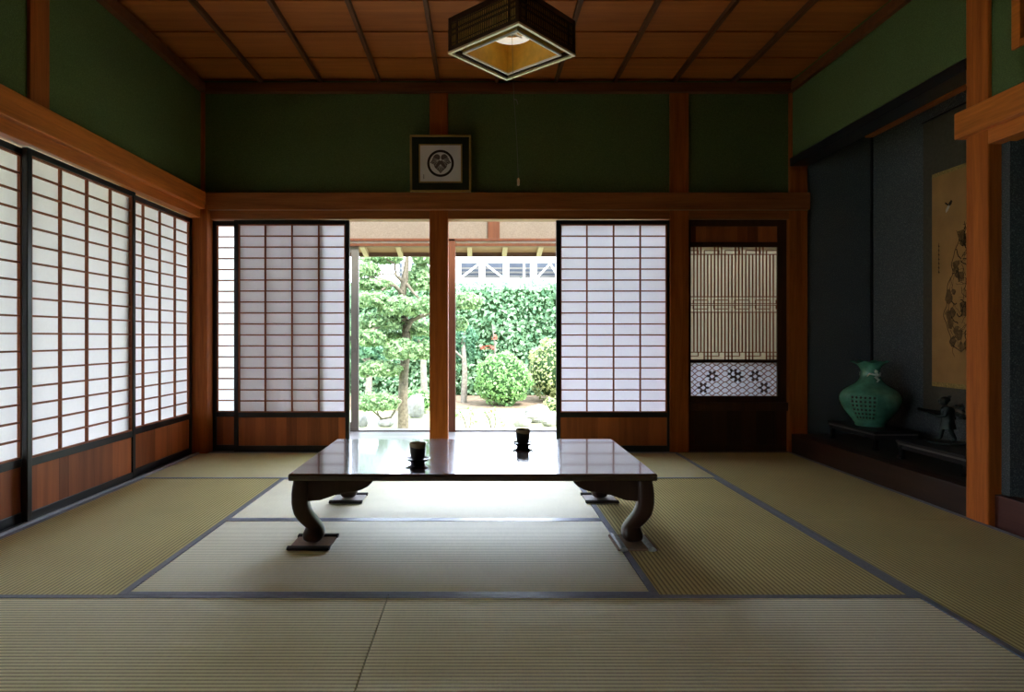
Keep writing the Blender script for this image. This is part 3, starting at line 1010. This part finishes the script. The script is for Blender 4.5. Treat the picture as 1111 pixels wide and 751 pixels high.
for dx, dz, tip in ((0, -.034, 270), (-.040, .017, 197), (.040, .017, -17)):
    a = R(tip)
    cx_, cz_ = dx, ic + dz
    rot = a + PI / 2
    lf = MB().prism([(x, z) for x, z in heart(cx_, cz_, .055, rot)], 'y', -.0262, -.0246).build('crest_leaf', M['crest_leaf'], fc)
    vn = MB()
    ax = Vector((math.cos(a), 0, math.sin(a)))
    sd = Vector((-math.sin(a), 0, math.cos(a)))
    base = Vector((cx_, -.0266, cz_)) - ax * .026
    for q in (-1.0, -.5, 0, .5, 1.0):
        e = base + ax * (.062 - .020 * abs(q)) + sd * (.034 * q)
        vn.bar(base, e, .0022, .0012, (0, 1, 0))
    vn.build('leaf_veins', M['crest_white'], lf)
sg = MB()
for k in range(4):
    z = ic - ih + .05 - k * .009
    sg.box(-iw + .022 + (k % 2) * .002, -.0255, z, -iw + .032, -.0245, z + .003)
    sg.box(-iw + .026, -.0255, z - .004, -iw + .0285, -.0245, z + .004)
sg.build('signature', M['crest_black'], fc)

# ------------------------------------------------------------------ ALCOVE: scroll, stands, vase, figurine
sx_ = 3.207
sc_ = empty('hanging_scroll', (sx_, 4.245, .40), 'hanging scroll with an ink painting on brown silk, behind the pillar', 'scroll')
HW = .345
MB().box(-.006, -HW, .02, -.002, HW, 2.07).build('mounting', M['scroll_cloth'], sc_)
MB().tube([(-.016, -HW - .03, .015), (-.016, HW + .03, .015)], .0125, 12).build('roller', M['stand'], sc_, smooth=True)
MB().tube([(-.010, -HW - .005, 2.075), (-.010, HW + .005, 2.075)], .008, 10).build('top_rod', M['stand'], sc_, smooth=True)
cd_ = MB().tube([(-.012, -.15, 2.08), (-.006, 0, 2.17), (-.012, .15, 2.08)], .002, 6).build('hanging_cord', M['cord'], sc_)
pt = MB().box(-.0085, -.252, .20, -.0055, .252, 1.675).build('painting', M['scroll_paper'], sc_)
MB().box(-.0095, -.252, .192, -.0056, .252, .222).build('lower_band', M['scroll_band'], sc_)
MB().box(-.0092, -.252, 1.655, -.0056, .252, 1.680).build('upper_band', M['scroll_band'], sc_)
ik, iw_, wt = MB(), MB(), MB()
# world Y decreases to the right of the photo: local +y is the left of the scroll


def stroke(mb, pts, w):
    for a, b in zip(pts[:-1], pts[1:]):
        a3 = Vector((-.0090, a[0], a[1]))
        b3 = Vector((-.0090, b[0], b[1]))
        if (b3 - a3).length > 1e-4: mb.bar(a3, b3, w, .0010, (1, 0, 0))


rs = random.Random(5)
# small bird
wt.prism([(.120, 1.405), (.105, 1.425), (.085, 1.44), (.080, 1.425), (.100, 1.395), (.118, 1.385)], 'x', -.0096, -.0086)
bw = MB().prism([(.092, 1.445), (.070, 1.465), (.058, 1.455), (.066, 1.435), (.088, 1.425)], 'x', -.0099, -.0089)
stroke(bw, [(.088, 1.43), (.125, 1.455)], .010)
# signature column
sgn = MB()
stroke(sgn, [(.185, 1.19), (.184, .985)], .0016)
for k in range(7):
    z = 1.17 - k * .030
    stroke(sgn, [(.191, z), (.178, z - .006)], .005)
    stroke(sgn, [(.185, z + .008), (.184, z - .012)], .004)


def right_of(z):       # left limit of the drawn rock mass at a height
    return .135 - abs(z - .72) * .26 + .012 * math.sin(z * 31)


# gnarled rock with old branches: small washes, then many fine strokes
for i in range(46):
    cz_ = rs.uniform(.47, 1.22)
    cy_ = rs.uniform(-.20, right_of(cz_) - .02)
    rr = rs.uniform(.012, .034)
    pts = [(cy_ + rr * math.cos(t) * (1 + .25 * math.sin(3 * t + i)), cz_ + rr * 1.4 * math.sin(t) * (1 + .2 * math.cos(2 * t + i))) for t in np.linspace(0, 2 * PI, 13)]
    iw_.prism(pts[:-1], 'x', -.0088 - .00002 * i, -.0084)
    if i % 2: stroke(ik, pts, .0022)
outline = [(right_of(z) + .006 * math.sin(z * 57), z) for z in np.linspace(1.24, .50, 46)] + [(.04, .47), (-.02, .44), (-.08, .48), (-.14, .42)]
stroke(ik, outline, .0045)
for i in range(150):
    cz_ = rs.uniform(.47, 1.24)
    cy_ = rs.uniform(-.20, right_of(cz_) - .012)
    pts = [(cy_, cz_)]
    a = rs.uniform(0, 2 * PI)
    for q in range(5):
        a += rs.uniform(-.8, .8)
        pts.append((min(pts[-1][0] + .014 * math.cos(a), .14), pts[-1][1] + .020 * math.sin(a)))
    stroke(ik, pts, rs.choice([.0018, .0024, .003, .0065]))
stroke(ik, [(-.20, .80), (.0, .80)], .0014)
iw_.build('wash', M['ink_mid'], pt)
ik.build('ink_lines', M['ink'], pt)
sgn.build('signature', M['ink'], pt)
wt.build('white_bird', M['ink_white'], pt)
bw.build('bird_wing', M['ink'], pt)


def make_stand(x0, y0, x1, y1, ztop, label):
    t = empty('display_stand', ((x0 + x1) / 2, (y0 + y1) / 2, .1495), label, 'display stand', 'display stands in the alcove')
    hx, hy, h = (x1 - x0) / 2, (y1 - y0) / 2, ztop - .1495
    MB().box(-hx, -hy, h - .018, hx, hy, h).build('top', M['stand'], t, .003)
    e = MB().box(-hx + .006, -hy + .006, h - .030, hx - .006, hy - .006, h - .018)
    e.build('moulding', M['stand_edge'], t, .002)
    ap = MB()
    for s in (-1, 1):
        ap.box(s * (hx - .012), -hy + .03, h - .056, s * (hx - .024), hy - .03, h - .030)
        ap.box(-hx + .03, s * (hy - .012), h - .056, hx - .03, s * (hy - .024), h - .030)
    ap.build('apron', M['stand'], t)
    for sx in (-1, 1):
        for sy in (-1, 1):
            l = MB()
            rings = []
            for z, o, w in ((0, .012, .020), (.012, .008, .022), (.022, .016, .015), (h * .5, .018, .016), (h - .05, .012, .022), (h - .030, .012, .022)):
                cx_, cy_ = sx * (hx - o - w * .6), sy * (hy - o - w * .6)
                rings.append([(cx_ + a * w * .8, cy_ + b * w * .8, z) for a, b in ((-1, -1), (1, -1), (1, 1), (-1, 1))])
            l.loft(rings).build('leg', M['stand'], t)
    return t


make_stand(2.735, 4.405, 3.05, 4.995, .283, 'long black low display stand under the green vase')
make_stand(2.715, 3.555, 3.01, 4.150, .271, 'black low display stand under the bronze figurine beside the pillar')

vx, vy, vz = 2.895, 4.715, .2835
va = empty('vase', (vx, vy, vz), 'large green glazed vase with a frilled mouth on a black stand', 'vase', rz=0)
PV = [(.001, 0), (.098, 0), (.103, .008), (.102, .020), (.122, .045), (.152, .082), (.178, .120), (.196, .155), (.205, .188), (.205, .214), (.196, .240), (.176, .264), (.146, .285), (.113, .303), (.088, .322), (.072, .345), (.065, .370),
      (.0625, .395), (.066, .418), (.077, .438), (.093, .453), (.110, .464), (.124, .471)]


def vmod(r, z, t, k):
    q = max(0, (z - .40) / .072)
    return r * (1 + .05 * q * q * math.cos(8 * t)), z + .007 * q * q * math.cos(8 * t)


prof = PV + [(.120, .4725), (.105, .463), (.086, .449), (.068, .43), (.058, .41), (.056, .36), (.066, .32), (.09, .29)]
MB().lathe(prof, 72, mod=vmod, cap=False).build('body', M['celadon'], va, smooth=True)


def vpt(t, z, off=0.0):
    for (r0, z0), (r1, z1) in zip(PV[:-1], PV[1:]):
        if z0 <= z <= z1 and z1 > z0:
            r = r0 + (r1 - r0) * (z - z0) / (z1 - z0)
            return Vector(((r + off) * math.cos(t), (r + off) * math.sin(t), z))
    return Vector((PV[-1][0] * math.cos(t), PV[-1][0] * math.sin(t), z))


tc = math.atan2(-vy, -vx)                    # direction of the camera
for side, nm in ((tc - R(12), 'pierced_panel'), (tc + R(168), 'pierced_panel')):
    pm = MB()
    za, zb, ta = .055, .232, R(24)
    for i in range(7):
        z = za + (zb - za) * i / 6
        pm.tube([vpt(side + ta * q, z, .003) for q in np.linspace(-1, 1, 9)], .0045, 6)
    for j in range(7):
        t = side + ta * (-1 + 2 * j / 6)
        pm.tube([vpt(t, z, .003) for z in np.linspace(za, zb, 12)], .0045, 6)
    po = pm.build(nm, M['celadon'], va, smooth=True)
    hm = MB()
    for i in range(6):
        for j in range(6):
            p = vpt(side + ta * (-1 + (2 * j + 1) / 6), za + (zb - za) * (i + .5) / 6, -.0015)
            hm.ball(p, .0095, 8, 6)
    hm.build('piercing', M['celadon_deep'], po)
for side in (tc + R(28), tc + R(208)):
    hn = MB()
    p = [vpt(side + a, z, o) for a, z, o in ((0, .325, .004), (R(8), .340, .018), (R(-6), .362, .024), (R(10), .378, .020), (R(-4), .395, .022), (R(2), .412, .004))]
    hn.tube(p, [.006, .009, .011, .010, .009, .005], 8)
    hn.tube([vpt(side + R(4), .375, .02), vpt(side - R(30), .385, .012), vpt(side - R(42), .365, .006)], [.007, .007, .004], 8)
    hn.tube([vpt(side, .36, .02), vpt(side + R(26), .372, .012), vpt(side + R(36), .392, .006)], [.007, .006, .004], 8)
    hn.ball(vpt(side, .400, .018), .013, 10, 7)
    hn.build('handle', M['celadon_pale'], va, smooth=True)

# bronze figurine: walker with a bundle of sticks on the back, holding a book out in front
bz = .2712
bf = empty('figurine', (2.935, 3.985, bz), 'small dark bronze figurine of a walker carrying a bundle on a black stand', 'figurine')
fb = MB()
pl = [(.105 * math.cos(t) * (1 + .06 * math.sin(3 * t)), .080 * math.sin(t)) for t in np.linspace(0, 2 * PI, 26, endpoint=False)]
fb.prism(pl, 'z', 0, .010)
fb.build('base', M['bronze'], bf, .003)


def skin_body(name, nodes, edges, mat, parent, levels=2):
    me = bpy.data.meshes.new(name)
    me.from_pydata([n[:3] for n in nodes], edges, [])
    o = bpy.data.objects.new(name, me)
    COL.objects.link(o)
    o.parent = parent
    sk = o.modifiers.new('skin', 'SKIN')
    sk.use_smooth_shade = True
    for i, n in enumerate(nodes):
        d = me.skin_vertices[0].data[i]
        d.radius = (n[3], n[4] if len(n) > 4 else n[3])
        d.use_root = (i == 0)
    sb = o.modifiers.new('subdivision', 'SUBSURF')
    sb.levels = levels
    sb.render_levels = levels
    me.materials.append(mat)
    return o


# the figure walks to the left of the photo: -x is forward here
fig = empty('x', (0, 0, 0), 'x', 'x')
bpy.data.objects.remove(fig)
nodes = [(.000, 0, .128, .026), (-.004, 0, .165, .027), (-.008, 0, .198, .030), (-.012, 0, .216, .014),
         (-.008, .020, .122, .018), (-.030, .022, .075, .014), (-.036, .022, .026, .010), (-.056, .022, .017, .009),
         (.006, -.020, .122, .018), (.012, -.022, .075, .014), (.034, -.022, .028, .010), (.014, -.022, .017, .009),
         (-.008, .034, .203, .015), (-.012, .044, .165, .012), (-.046, .030, .158, .009), (-.066, .018, .166, .008),
         (-.008, -.034, .203, .015), (-.012, -.044, .165, .012), (-.046, -.030, .158, .009), (-.066, -.018, .166, .008)]
edges = [(0, 1), (1, 2), (2, 3), (0, 4), (4, 5), (5, 6), (6, 7), (0, 8), (8, 9), (9, 10), (10, 11), (2, 12), (12, 13), (13, 14), (14, 15), (2, 16), (16, 17), (17, 18), (18, 19)]
body = skin_body('body', nodes, edges, M['bronze'], bf)
hd = MB().ball((-.020, 0, .243), (.022, .020, .026), 18, 12)
hd.ball((-.042, 0, .241), (.006, .005, .007), 8, 6)
hd.ball((-.018, .020, .242), (.006, .004, .008), 8, 6)
hd.ball((-.018, -.020, .242), (.006, .004, .008), 8, 6)
hd.build('head', M['bronze'], bf, smooth=True)
hr = MB().ball((-.013, 0, .253), (.026, .023, .018), 16, 10)
hr.ball((.006, 0, .270), (.011, .008, .008), 10, 7)
hr.build('hair', M['bronze'], bf, smooth=True)
cl = MB().lathe([(.040, .085), (.038, .10), (.033, .125), (.029, .145), (.033, .175), (.034, .200), (.020, .214)], 20, (-.004, 0, 0), mod=lambda r, z, t, k: (r * (1 + .08 * math.cos(5 * t)), z))
cl.build('robe', M['bronze'], bf, smooth=True)
bk = MB().prism([(-.098, .176), (-.066, .162), (-.064, .166), (-.096, .181)], 'y', -.022, .022)
bk.build('book', M['bronze'], bf)
bd = MB()
for k in range(16):
    a = rs.uniform(0, 2 * PI)
    r = .032 * math.sqrt(rs.random())
    x, z = .058 + r * math.cos(a), .185 + 1.2 * r * math.sin(a)
    bd.tube([(x, -.060 + rs.uniform(-.01, .01), z), (x, .060 + rs.uniform(-.01, .01), z + rs.uniform(-.004, .004))], .0085, 6)
bd.tube([(.035, 0, .14), (.020, .02, .19), (-.02, .03, .212), (-.035, .03, .18)], .004, 6)
bd.build('stick_bundle', M['bronze'], bf)
bf.rotation_euler = (0, 0, R(-36))
bf.scale = (1.08, 1.08, 1.08)

# ------------------------------------------------------------------ GARDEN
GZ = -.45
structure('ground', MB().box(-30, 6.9, GZ - .2, 30, 70, GZ).box(-30, -8, GZ - .2, -2.6, 6.9, GZ).box(-2.6, 6.6, GZ - .2, 30, 6.9, GZ), M['ground'])
structure('ground_bed', MB().prism([(-4.5, 12.3), (-1.5, 12.0), (.4, 12.4), (2.6, 12.2), (4.5, 12.8), (4.5, 15.6), (-4.5, 15.6)], 'z', GZ - .01, GZ + .012), M['ground_soil'])


def ellipsoid_leaves(c, r, n, size, low=-1.0, tilt=.8, shell=.25):
    d = rng.normal(0, 1, (int(n * 2.2), 3))
    d /= np.linalg.norm(d, axis=1)[:, None]
    d = d[d[:, 2] > low][:n]
    k = 1 - shell * rng.random(len(d))[:, None] ** 2
    pos = np.array(c) + d * np.array(r) * k * (1 + .07 * np.sin(d[:, :1] * 9 + d[:, 2:] * 7 + c[0] * 5))
    nr = d / np.array(r)
    nr /= np.linalg.norm(nr, axis=1)[:, None]
    return leaves(pos, nr, size, tilt=tilt)


def merge(parts):
    q = np.concatenate([p[0] for p in parts])
    f = []
    n = 0
    for p in parts:
        f.append(p[1] + n)
        n += len(p[0])
    return q, np.concatenate(f)


# hedge
hg = empty('hedge', (-1.0, 15.4, GZ), 'tall clipped green hedge across the back of the garden', 'hedge')
HT = 2.19 - GZ
hw = 8.5
MB().box(-hw, -.25, 0, hw, .5, HT - .12).build('dark_core', M['core'], hg)  # solid filler, dark as the shade behind the leaves
n = 24000
px_ = rng.uniform(-hw, hw, n)
onf = rng.random(n) < .86
pz = np.where(onf, rng.uniform(0.02, HT, n), HT + rng.normal(0, .05, n))
py_ = np.where(onf, -.38 + rng.normal(0, .07, n) + .07 * np.sin(px_ * 3 + pz * 4), rng.uniform(-.4, .5, n))
nr = np.where(onf[:, None], np.array([[0, -1, .35]]), np.array([[0, -.2, 1]]))
q, f_ = leaves(np.stack([px_, py_, pz], 1), nr, .115, .6, .75)
leaf_object('foliage', q, f_, M['leaf_hedge'], hg)


def shrub(px, py_base, Y, rx, rz, mat, label, n=2200, size=.075, name='round_shrub', cut=.0):
    c = W(px, py_base, Y)
    t = empty(name, (c.x, Y, GZ), label, 'shrub')
    MB().ball((0, 0, rz * .98), (rx * .86, rx * .86, rz * .86), 18, 12, .05).build('dark_core', M['core'], t)
    q, f_ = ellipsoid_leaves((0, 0, rz), (rx, rx, rz), n, size)
    q[:, 2] = np.maximum(q[:, 2], 0.01)
    leaf_object('foliage', q, f_, mat, t)
    s = MB()
    for k in range(4):
        a = k * 1.6
        s.tube([(.05 * math.cos(a), .05 * math.sin(a), 0), (.16 * math.cos(a), .16 * math.sin(a), rz * .5)], .018, 6)
    s.build('stem', M['bark'], t)
    return t


shrub(546, 440, 12.9, .57, .54, M['leaf_round'], 'round clipped bright green shrub in the middle of the garden', 2600, .08)
shrub(608, 428, 13.6, .70, .70, M['leaf_lime'], 'yellow green rounded shrub partly behind the right shoji', 3000, .08)
shrub(603, 450, 11.2, .22, .17, M['leaf_lime'], 'small pale tuft at the foot of the yellow green shrub', 400, .07, 'low_shrub')
shrub(452, 452, 11.6, .30, .22, M['leaf_round'], 'low green plant behind the upright pale rock', 400, .08, 'low_shrub')


def pads(t, lst, Yc, mat, base, dens=95, size=.075):
    for (px, py, rx, rz, dy) in lst:
        Y = Yc + dy
        c = W(px, py, Y) - base
        s = Y / FPX
        a, b = rx * s, rz * s
        q, f_ = ellipsoid_leaves(c, (a, a * .85, b), int(dens * (6 + rx * .62)), size, -.75, .9, .5)
        leaf_object('foliage', q, f_, mat, t)


def limb(t, pts, Yc, rads, mat, base, name='branch'):
    P = [W(a, b, Yc + c) - base for a, b, c in pts]
    return MB().tube(P, rads, 9).build(name, mat, t, smooth=True)


YT = 9.6
base = W(437.4, 466, YT)
base.z = GZ
pn = empty('garden_pine', base, 'cloud pruned pine with a thick trunk left of the centre post', 'tree')
limb(pn, [(437.4, 468, 0), (437, 440, 0), (438, 410, 0), (440, 385, .05), (441, 360, .1), (437, 338, .1), (436, 322, .05), (439, 305, 0), (441.5, 283, 0), (442, 276, 0)], YT, [.088, .076, .072, .07, .066, .062, .060, .056, .036, .02], M['bark'], base, 'trunk')
limb(pn, [(436, 318, 0), (428, 310, -.1), (421, 309, -.2), (414, 315, -.3)], YT, [.034, .026, .022, .015], M['bark'], base)
limb(pn, [(436, 305, 0), (428, 297, -.1), (415, 297, -.2), (400, 301, -.3)], YT, [.030, .020, .018, .012], M['bark'], base)
limb(pn, [(430, 300, 0), (428, 286, -.1), (419, 281, -.2)], YT, [.024, .018, .012], M['bark'], base)
limb(pn, [(441, 308, 0), (449, 318, -.1), (458, 327, -.2)], YT, [.028, .020, .014], M['bark'], base)
limb(pn, [(441, 358, 0), (447, 348, -.1), (456, 342, -.2)], YT, [.040, .030, .018], M['bark'], base)
limb(pn, [(440, 346, 0), (420, 352, -.2), (405, 357, -.3), (392, 365, -.4)], YT, [.040, .026, .020, .014], M['bark'], base)
limb(pn, [(440, 396, 0), (425, 398, -.2), (412, 403, -.3), (398, 408, -.4)], YT, [.034, .024, .018, .012], M['bark'], base)
limb(pn, [(437, 432, 0), (424, 453, -.4), (413, 455, -.5), (409, 446, -.5)], YT, [.026, .018, .014, .010], M['bark'], base)
limb(pn, [(415, 455, -.5), (407, 448, -.5), (402, 444, -.5)], YT, [.014, .012, .008], M['bark'], base)
limb(pn, [(440, 384, 0), (452, 386, -.1), (463, 390, -.2)], YT, [.034, .024, .014], M['bark'], base)
limb(pn, [(440, 350, 0), (470, 338, -.1), (492, 336, -.1), (506, 331, -.1)], YT, [.036, .028, .022, .014], M['bark'], base)
pads(pn, [(414, 281, 22, 6, 0), (398, 294, 14, 9, -.2), (404, 309, 22, 7, -.1), (402, 326, 18, 9, -.3), (460, 280, 13, 8, 0), (457, 303, 14, 17, .1), (434, 334, 24, 12, -.2), (463, 332, 13, 10, -.4),
          (411, 350, 28, 10, 0), (394, 368, 24, 10, -.3), (437, 380, 20, 12, -.3), (410, 401, 25, 9, -.2), (409, 437, 24, 10, -.5), (462, 381, 9, 11, -.2), (505, 328, 17, 10, 0), (495, 352, 12, 9, .3), (428, 366, 18, 7, .3), (455, 357, 16, 9, .2)], YT, M['leaf_pine'], base)

# slender trees further back
for (x0, yb, Y, top, bend, foli, lab, fm) in (
        (399, 434, 12.2, 378, 3, [(396, 378, 18, 14, 0), (408, 395, 14, 10, .2), (392, 400, 10, 12, .1)], 'slim tan trunked tree behind the left pads of the pine', 'leaf_dark'),
        (461, 440, 12.0, 352, -3, [(457, 360, 16, 12, 0), (464, 372, 10, 10, .1), (448, 376, 12, 10, .4)], 'pale trunked tree beside the centre post, right of the pine', 'leaf_dark'),
        (503, 433, 13.4, 372, 2, [(500, 366, 18, 16, .2), (495, 386, 14, 12, .2), (506, 380, 10, 18, .2)], 'thin pale tree just right of the centre post in front of the hedge', 'leaf_dark')):
    b = W(x0, yb, Y)
    b.z = GZ
    t = empty('garden_tree', b, lab, 'tree')
    limb(t, [(x0, yb + 4, 0), (x0 + bend * .6, (yb + top) / 2, 0), (x0 - bend * .3, top, 0), (x0 + bend, top - 14, 0)], Y, [.07, .058, .045, .02], M['bark_pale'], b, 'trunk')
    limb(t, [(x0 + bend * .3, (yb + top) / 2 - 12, 0), (x0 - 10, top + 8, -.1), (x0 - 14, top, -.1)], Y, [.028, .02, .012], M['bark_pale'], b)
    pads(t, foli, Y, M[fm], b, 75, .085)
# thin sapling with red leaves above the round shrub
b = W(537, 434, 13.9)
b.z = GZ
t = empty('sapling', b, 'thin pale sapling with red leaves behind the round shrub', 'tree')
limb(t, [(537, 434, 0), (536, 400, 0), (537, 376, 0), (534, 352, 0)], 13.9, [.03, .024, .02, .01], M['bark_pale'], b, 'trunk')
c = W(529, 377, 13.7) - b
q, f_ = ellipsoid_leaves(c, (.15, .1, .035), 26, .11, -.9, .5)
leaf_object('foliage', q, f_, M['leaf_red'], t)
c = W(537, 366, 13.8) - b
q, f_ = ellipsoid_leaves(c, (.08, .1, .05), 14, .08, -.9, .5)
leaf_object('foliage', q, f_, M['leaf_red'], t)

# flowering plant near the veranda
for (x0, Y, lab, red) in ((508, 9.6, 'leaning green plant in front of the pale ground, right of the centre post', False), (535, 9.6, 'small plant with pink red buds on the pale ground', True)):
    b = W(x0, 470, Y)
    b.z = GZ
    t = empty('garden_plant', b, lab, 'plant')
    limb(t, [(x0, 474, 0), (x0 - 4, 456, 0), (x0 - 10, 444, 0)], Y, [.014, .011, .006], M['bark'], b, 'stem')
    limb(t, [(x0, 470, 0), (x0 + 3, 458, 0), (x0 + 1, 448, 0)], Y, [.012, .009, .005], M['bark'], b, 'stem')
    for dx, dy_ in ((-11, 450), (-4, 455), (5, 452), (1, 446), (9, 460)):
        c = W(x0 + dx, dy_, Y) - b
        q, f_ = ellipsoid_leaves(c, (.06, .05, .05), 16, .055, -1, .8)
        leaf_object('foliage', q, f_, M['leaf_round'], t)
    if red:
        for dx, dy_ in ((-4, 446), (-2, 452), (12, 462)):
            c = W(x0 + dx, dy_, Y - .05) - b
            q, f_ = ellipsoid_leaves(c, (.03, .03, .03), 12, .04, -1, .8)
            leaf_object('buds', q, f_, M['leaf_red'], t)


def rock(px, py, Y, r, label, seed):
    c = W(px, py, Y)
    rr = random.Random(seed)
    mb = MB()
    ph = [rr.uniform(0, 6) for _ in range(6)]
    rings = []
    for k in range(10):
        p = PI * k / 9
        ring = []
        for i in range(16):
            t = 2 * PI * i / 16
            w = 1 + .16 * math.sin(2 * t + ph[0]) + .11 * math.sin(3 * t + 2 * p + ph[1]) + .08 * math.sin(5 * t - 3 * p + ph[2])
            s = max(.03, math.sin(p)) ** .7
            ring.append((r[0] * s * math.cos(t) * w, r[1] * s * math.sin(t) * w, -r[2] * .9 * math.cos(p) * (1 + .1 * math.sin(t + ph[3]))))
        rings.append(ring)
    mb.loft(rings)
    o = mb.build('garden_rock', M['rock'], None, smooth=False, loc=(c.x, Y, GZ + r[2] * .75))
    return tag(o, label, 'rock', 'garden rocks')


rock(583, 452, 10.4, (.20, .2, .17), 'pale jagged rock on the ground right of the back tea cup', 1)
rock(597, 458, 10.0, (.16, .16, .13), 'pale rock beside the right shoji, lower than its neighbour', 2)
rock(567, 462, 9.9, (.12, .1, .08), 'small pale rock just above the back tea cup', 3)
rock(451, 450, 11.0, (.14, .14, .24), 'upright pale rock right of the pine trunk', 4)
rock(418, 464, 9.9, (.13, .1, .07), 'small grey rock at the foot of the pine, left of the trunk', 5)
rock(393, 462, 9.9, (.09, .1, .11), 'grey rock at the left edge of the garden view beside the glass door', 6)

# far white parking structure behind the hedge
YBd = 38.0
bd0 = W(548, 308, YBd)
bld = empty('building', (bd0.x, YBd, GZ), 'white steel framed building with dark open bays behind the hedge', 'building')


def bp(px, py):
    p = W(px, py, YBd)
    return p.x - bd0.x, p.z - GZ


fm = MB()
x0, zt = bp(430, 276)
x1, zb = bp(720, 285)
fm.box(x0, -.3, zb, x1, .3, zt)
_, za = bp(500, 302.5)
_, zc = bp(500, 318)
fm.box(x0, -.35, zc - 3.5, x1, .3, za)
cols = [(437, 446), (464, 473), (491, 500), (519.5, 526), (546, 552), (575.5, 582), (603, 609), (629, 636), (656, 663), (690, 700)]
for a, b in cols:
    xa, _ = bp(a, 300)
    xb, _ = bp(b, 300)
    fm.box(xa, -.32, za - .02, xb, .3, zb + .02)
fm.build('frame', M['white_paint'], bld)
MB().box(x0, 1.2, zc - 3.5, x1, 1.6, zt - .05).build('bay_backing', M['bay_dark'], bld)
ro_ = MB()
for py in (289.5, 294, 298.5):
    _, z = bp(500, py)
    ro_.box(x0, .8, z - .05, x1, .9, z + .05)
ro_.build('railing', M['alu'], bld)
for (ax, ay, bx, by) in ((501, 301, 519, 287), (527, 287, 545, 301), (583, 301, 596, 287), (597, 287, 603, 296), (474, 287, 490, 301)):
    a = bp(ax, ay)
    b = bp(bx, by)
    MB().bar((a[0], -.1, a[1]), (b[0], -.1, b[1]), .12, .10).build('brace', M['white_paint'], bld)
xx, _ = bp(568.5, 300)
MB().box(xx - .06, -.1, za, xx + .06, 0, zb).build('thin_post', M['white_paint'], bld)

# ------------------------------------------------------------------ LIGHT
SKY_BASE, SKY_GLOW = 4.4, 15.0
world = bpy.data.worlds.new('sky')
scene.world = world
world.use_nodes = True
nt = world.node_tree
nt.nodes.clear()
wo = nt.nodes.new('ShaderNodeOutputWorld')
bg = nt.nodes.new('ShaderNodeBackground')
# bright overcast sky, brightest low over the garden
tcw = N(nt, 'ShaderNodeTexCoord')
dt = N(nt, 'ShaderNodeVectorMath', operation='DOT_PRODUCT')
dt.inputs[1].default_value = Vector((-.05, 1.0, .34)).normalized()
nrm = N(nt, 'ShaderNodeVectorMath', operation='NORMALIZE')
nt.links.new(tcw.outputs['Generated'], nrm.inputs[0])
nt.links.new(nrm.outputs[0], dt.inputs[0])
mxm = N(nt, 'ShaderNodeMath', operation='MAXIMUM')
mxm.inputs[1].default_value = 0.0
nt.links.new(dt.outputs['Value'], mxm.inputs[0])
pw = N(nt, 'ShaderNodeMath', operation='POWER')
pw.inputs[1].default_value = 9.0
nt.links.new(mxm.outputs[0], pw.inputs[0])
cb_ = N(nt, 'ShaderNodeVectorMath', operation='SCALE')          # bright lobe added to the sky to light the floor mats
cb_.inputs[0].default_value = tuple(SKY_GLOW * c for c in (0.72, 0.80, 1.0))
nt.links.new(pw.outputs[0], cb_.inputs['Scale'])
ad_ = N(nt, 'ShaderNodeVectorMath', operation='ADD')
ad_.inputs[1].default_value = tuple(SKY_BASE * c for c in (0.76, 0.875, 1.0))
nt.links.new(cb_.outputs[0], ad_.inputs[0])
nt.links.new(ad_.outputs[0], bg.inputs['Color'])
bg.inputs['Strength'].default_value = 1.0
nt.links.new(bg.outputs[0], wo.inputs['Surface'])

sd_ = bpy.data.lights.new('sun', 'SUN')
sd_.energy = 5.0
sd_.angle = R(6)
sd_.color = (1.0, 0.95, 0.86)
sun = bpy.data.objects.new('sun', sd_)
COL.objects.link(sun)
sun.rotation_euler = Vector((-.38, .50, -.80)).to_track_quat('-Z', 'Y').to_euler()

scene.view_settings.view_transform = 'Standard'
scene.view_settings.look = 'None'
scene.view_settings.exposure = 1.03
scene.view_settings.gamma = 1.0
scene.view_settings.use_curve_mapping = False
scene.cycles.max_bounces = 14
scene.cycles.diffuse_bounces = 8
scene.cycles.transparent_max_bounces = 12
scene.cycles.sample_clamp_indirect = 6.0
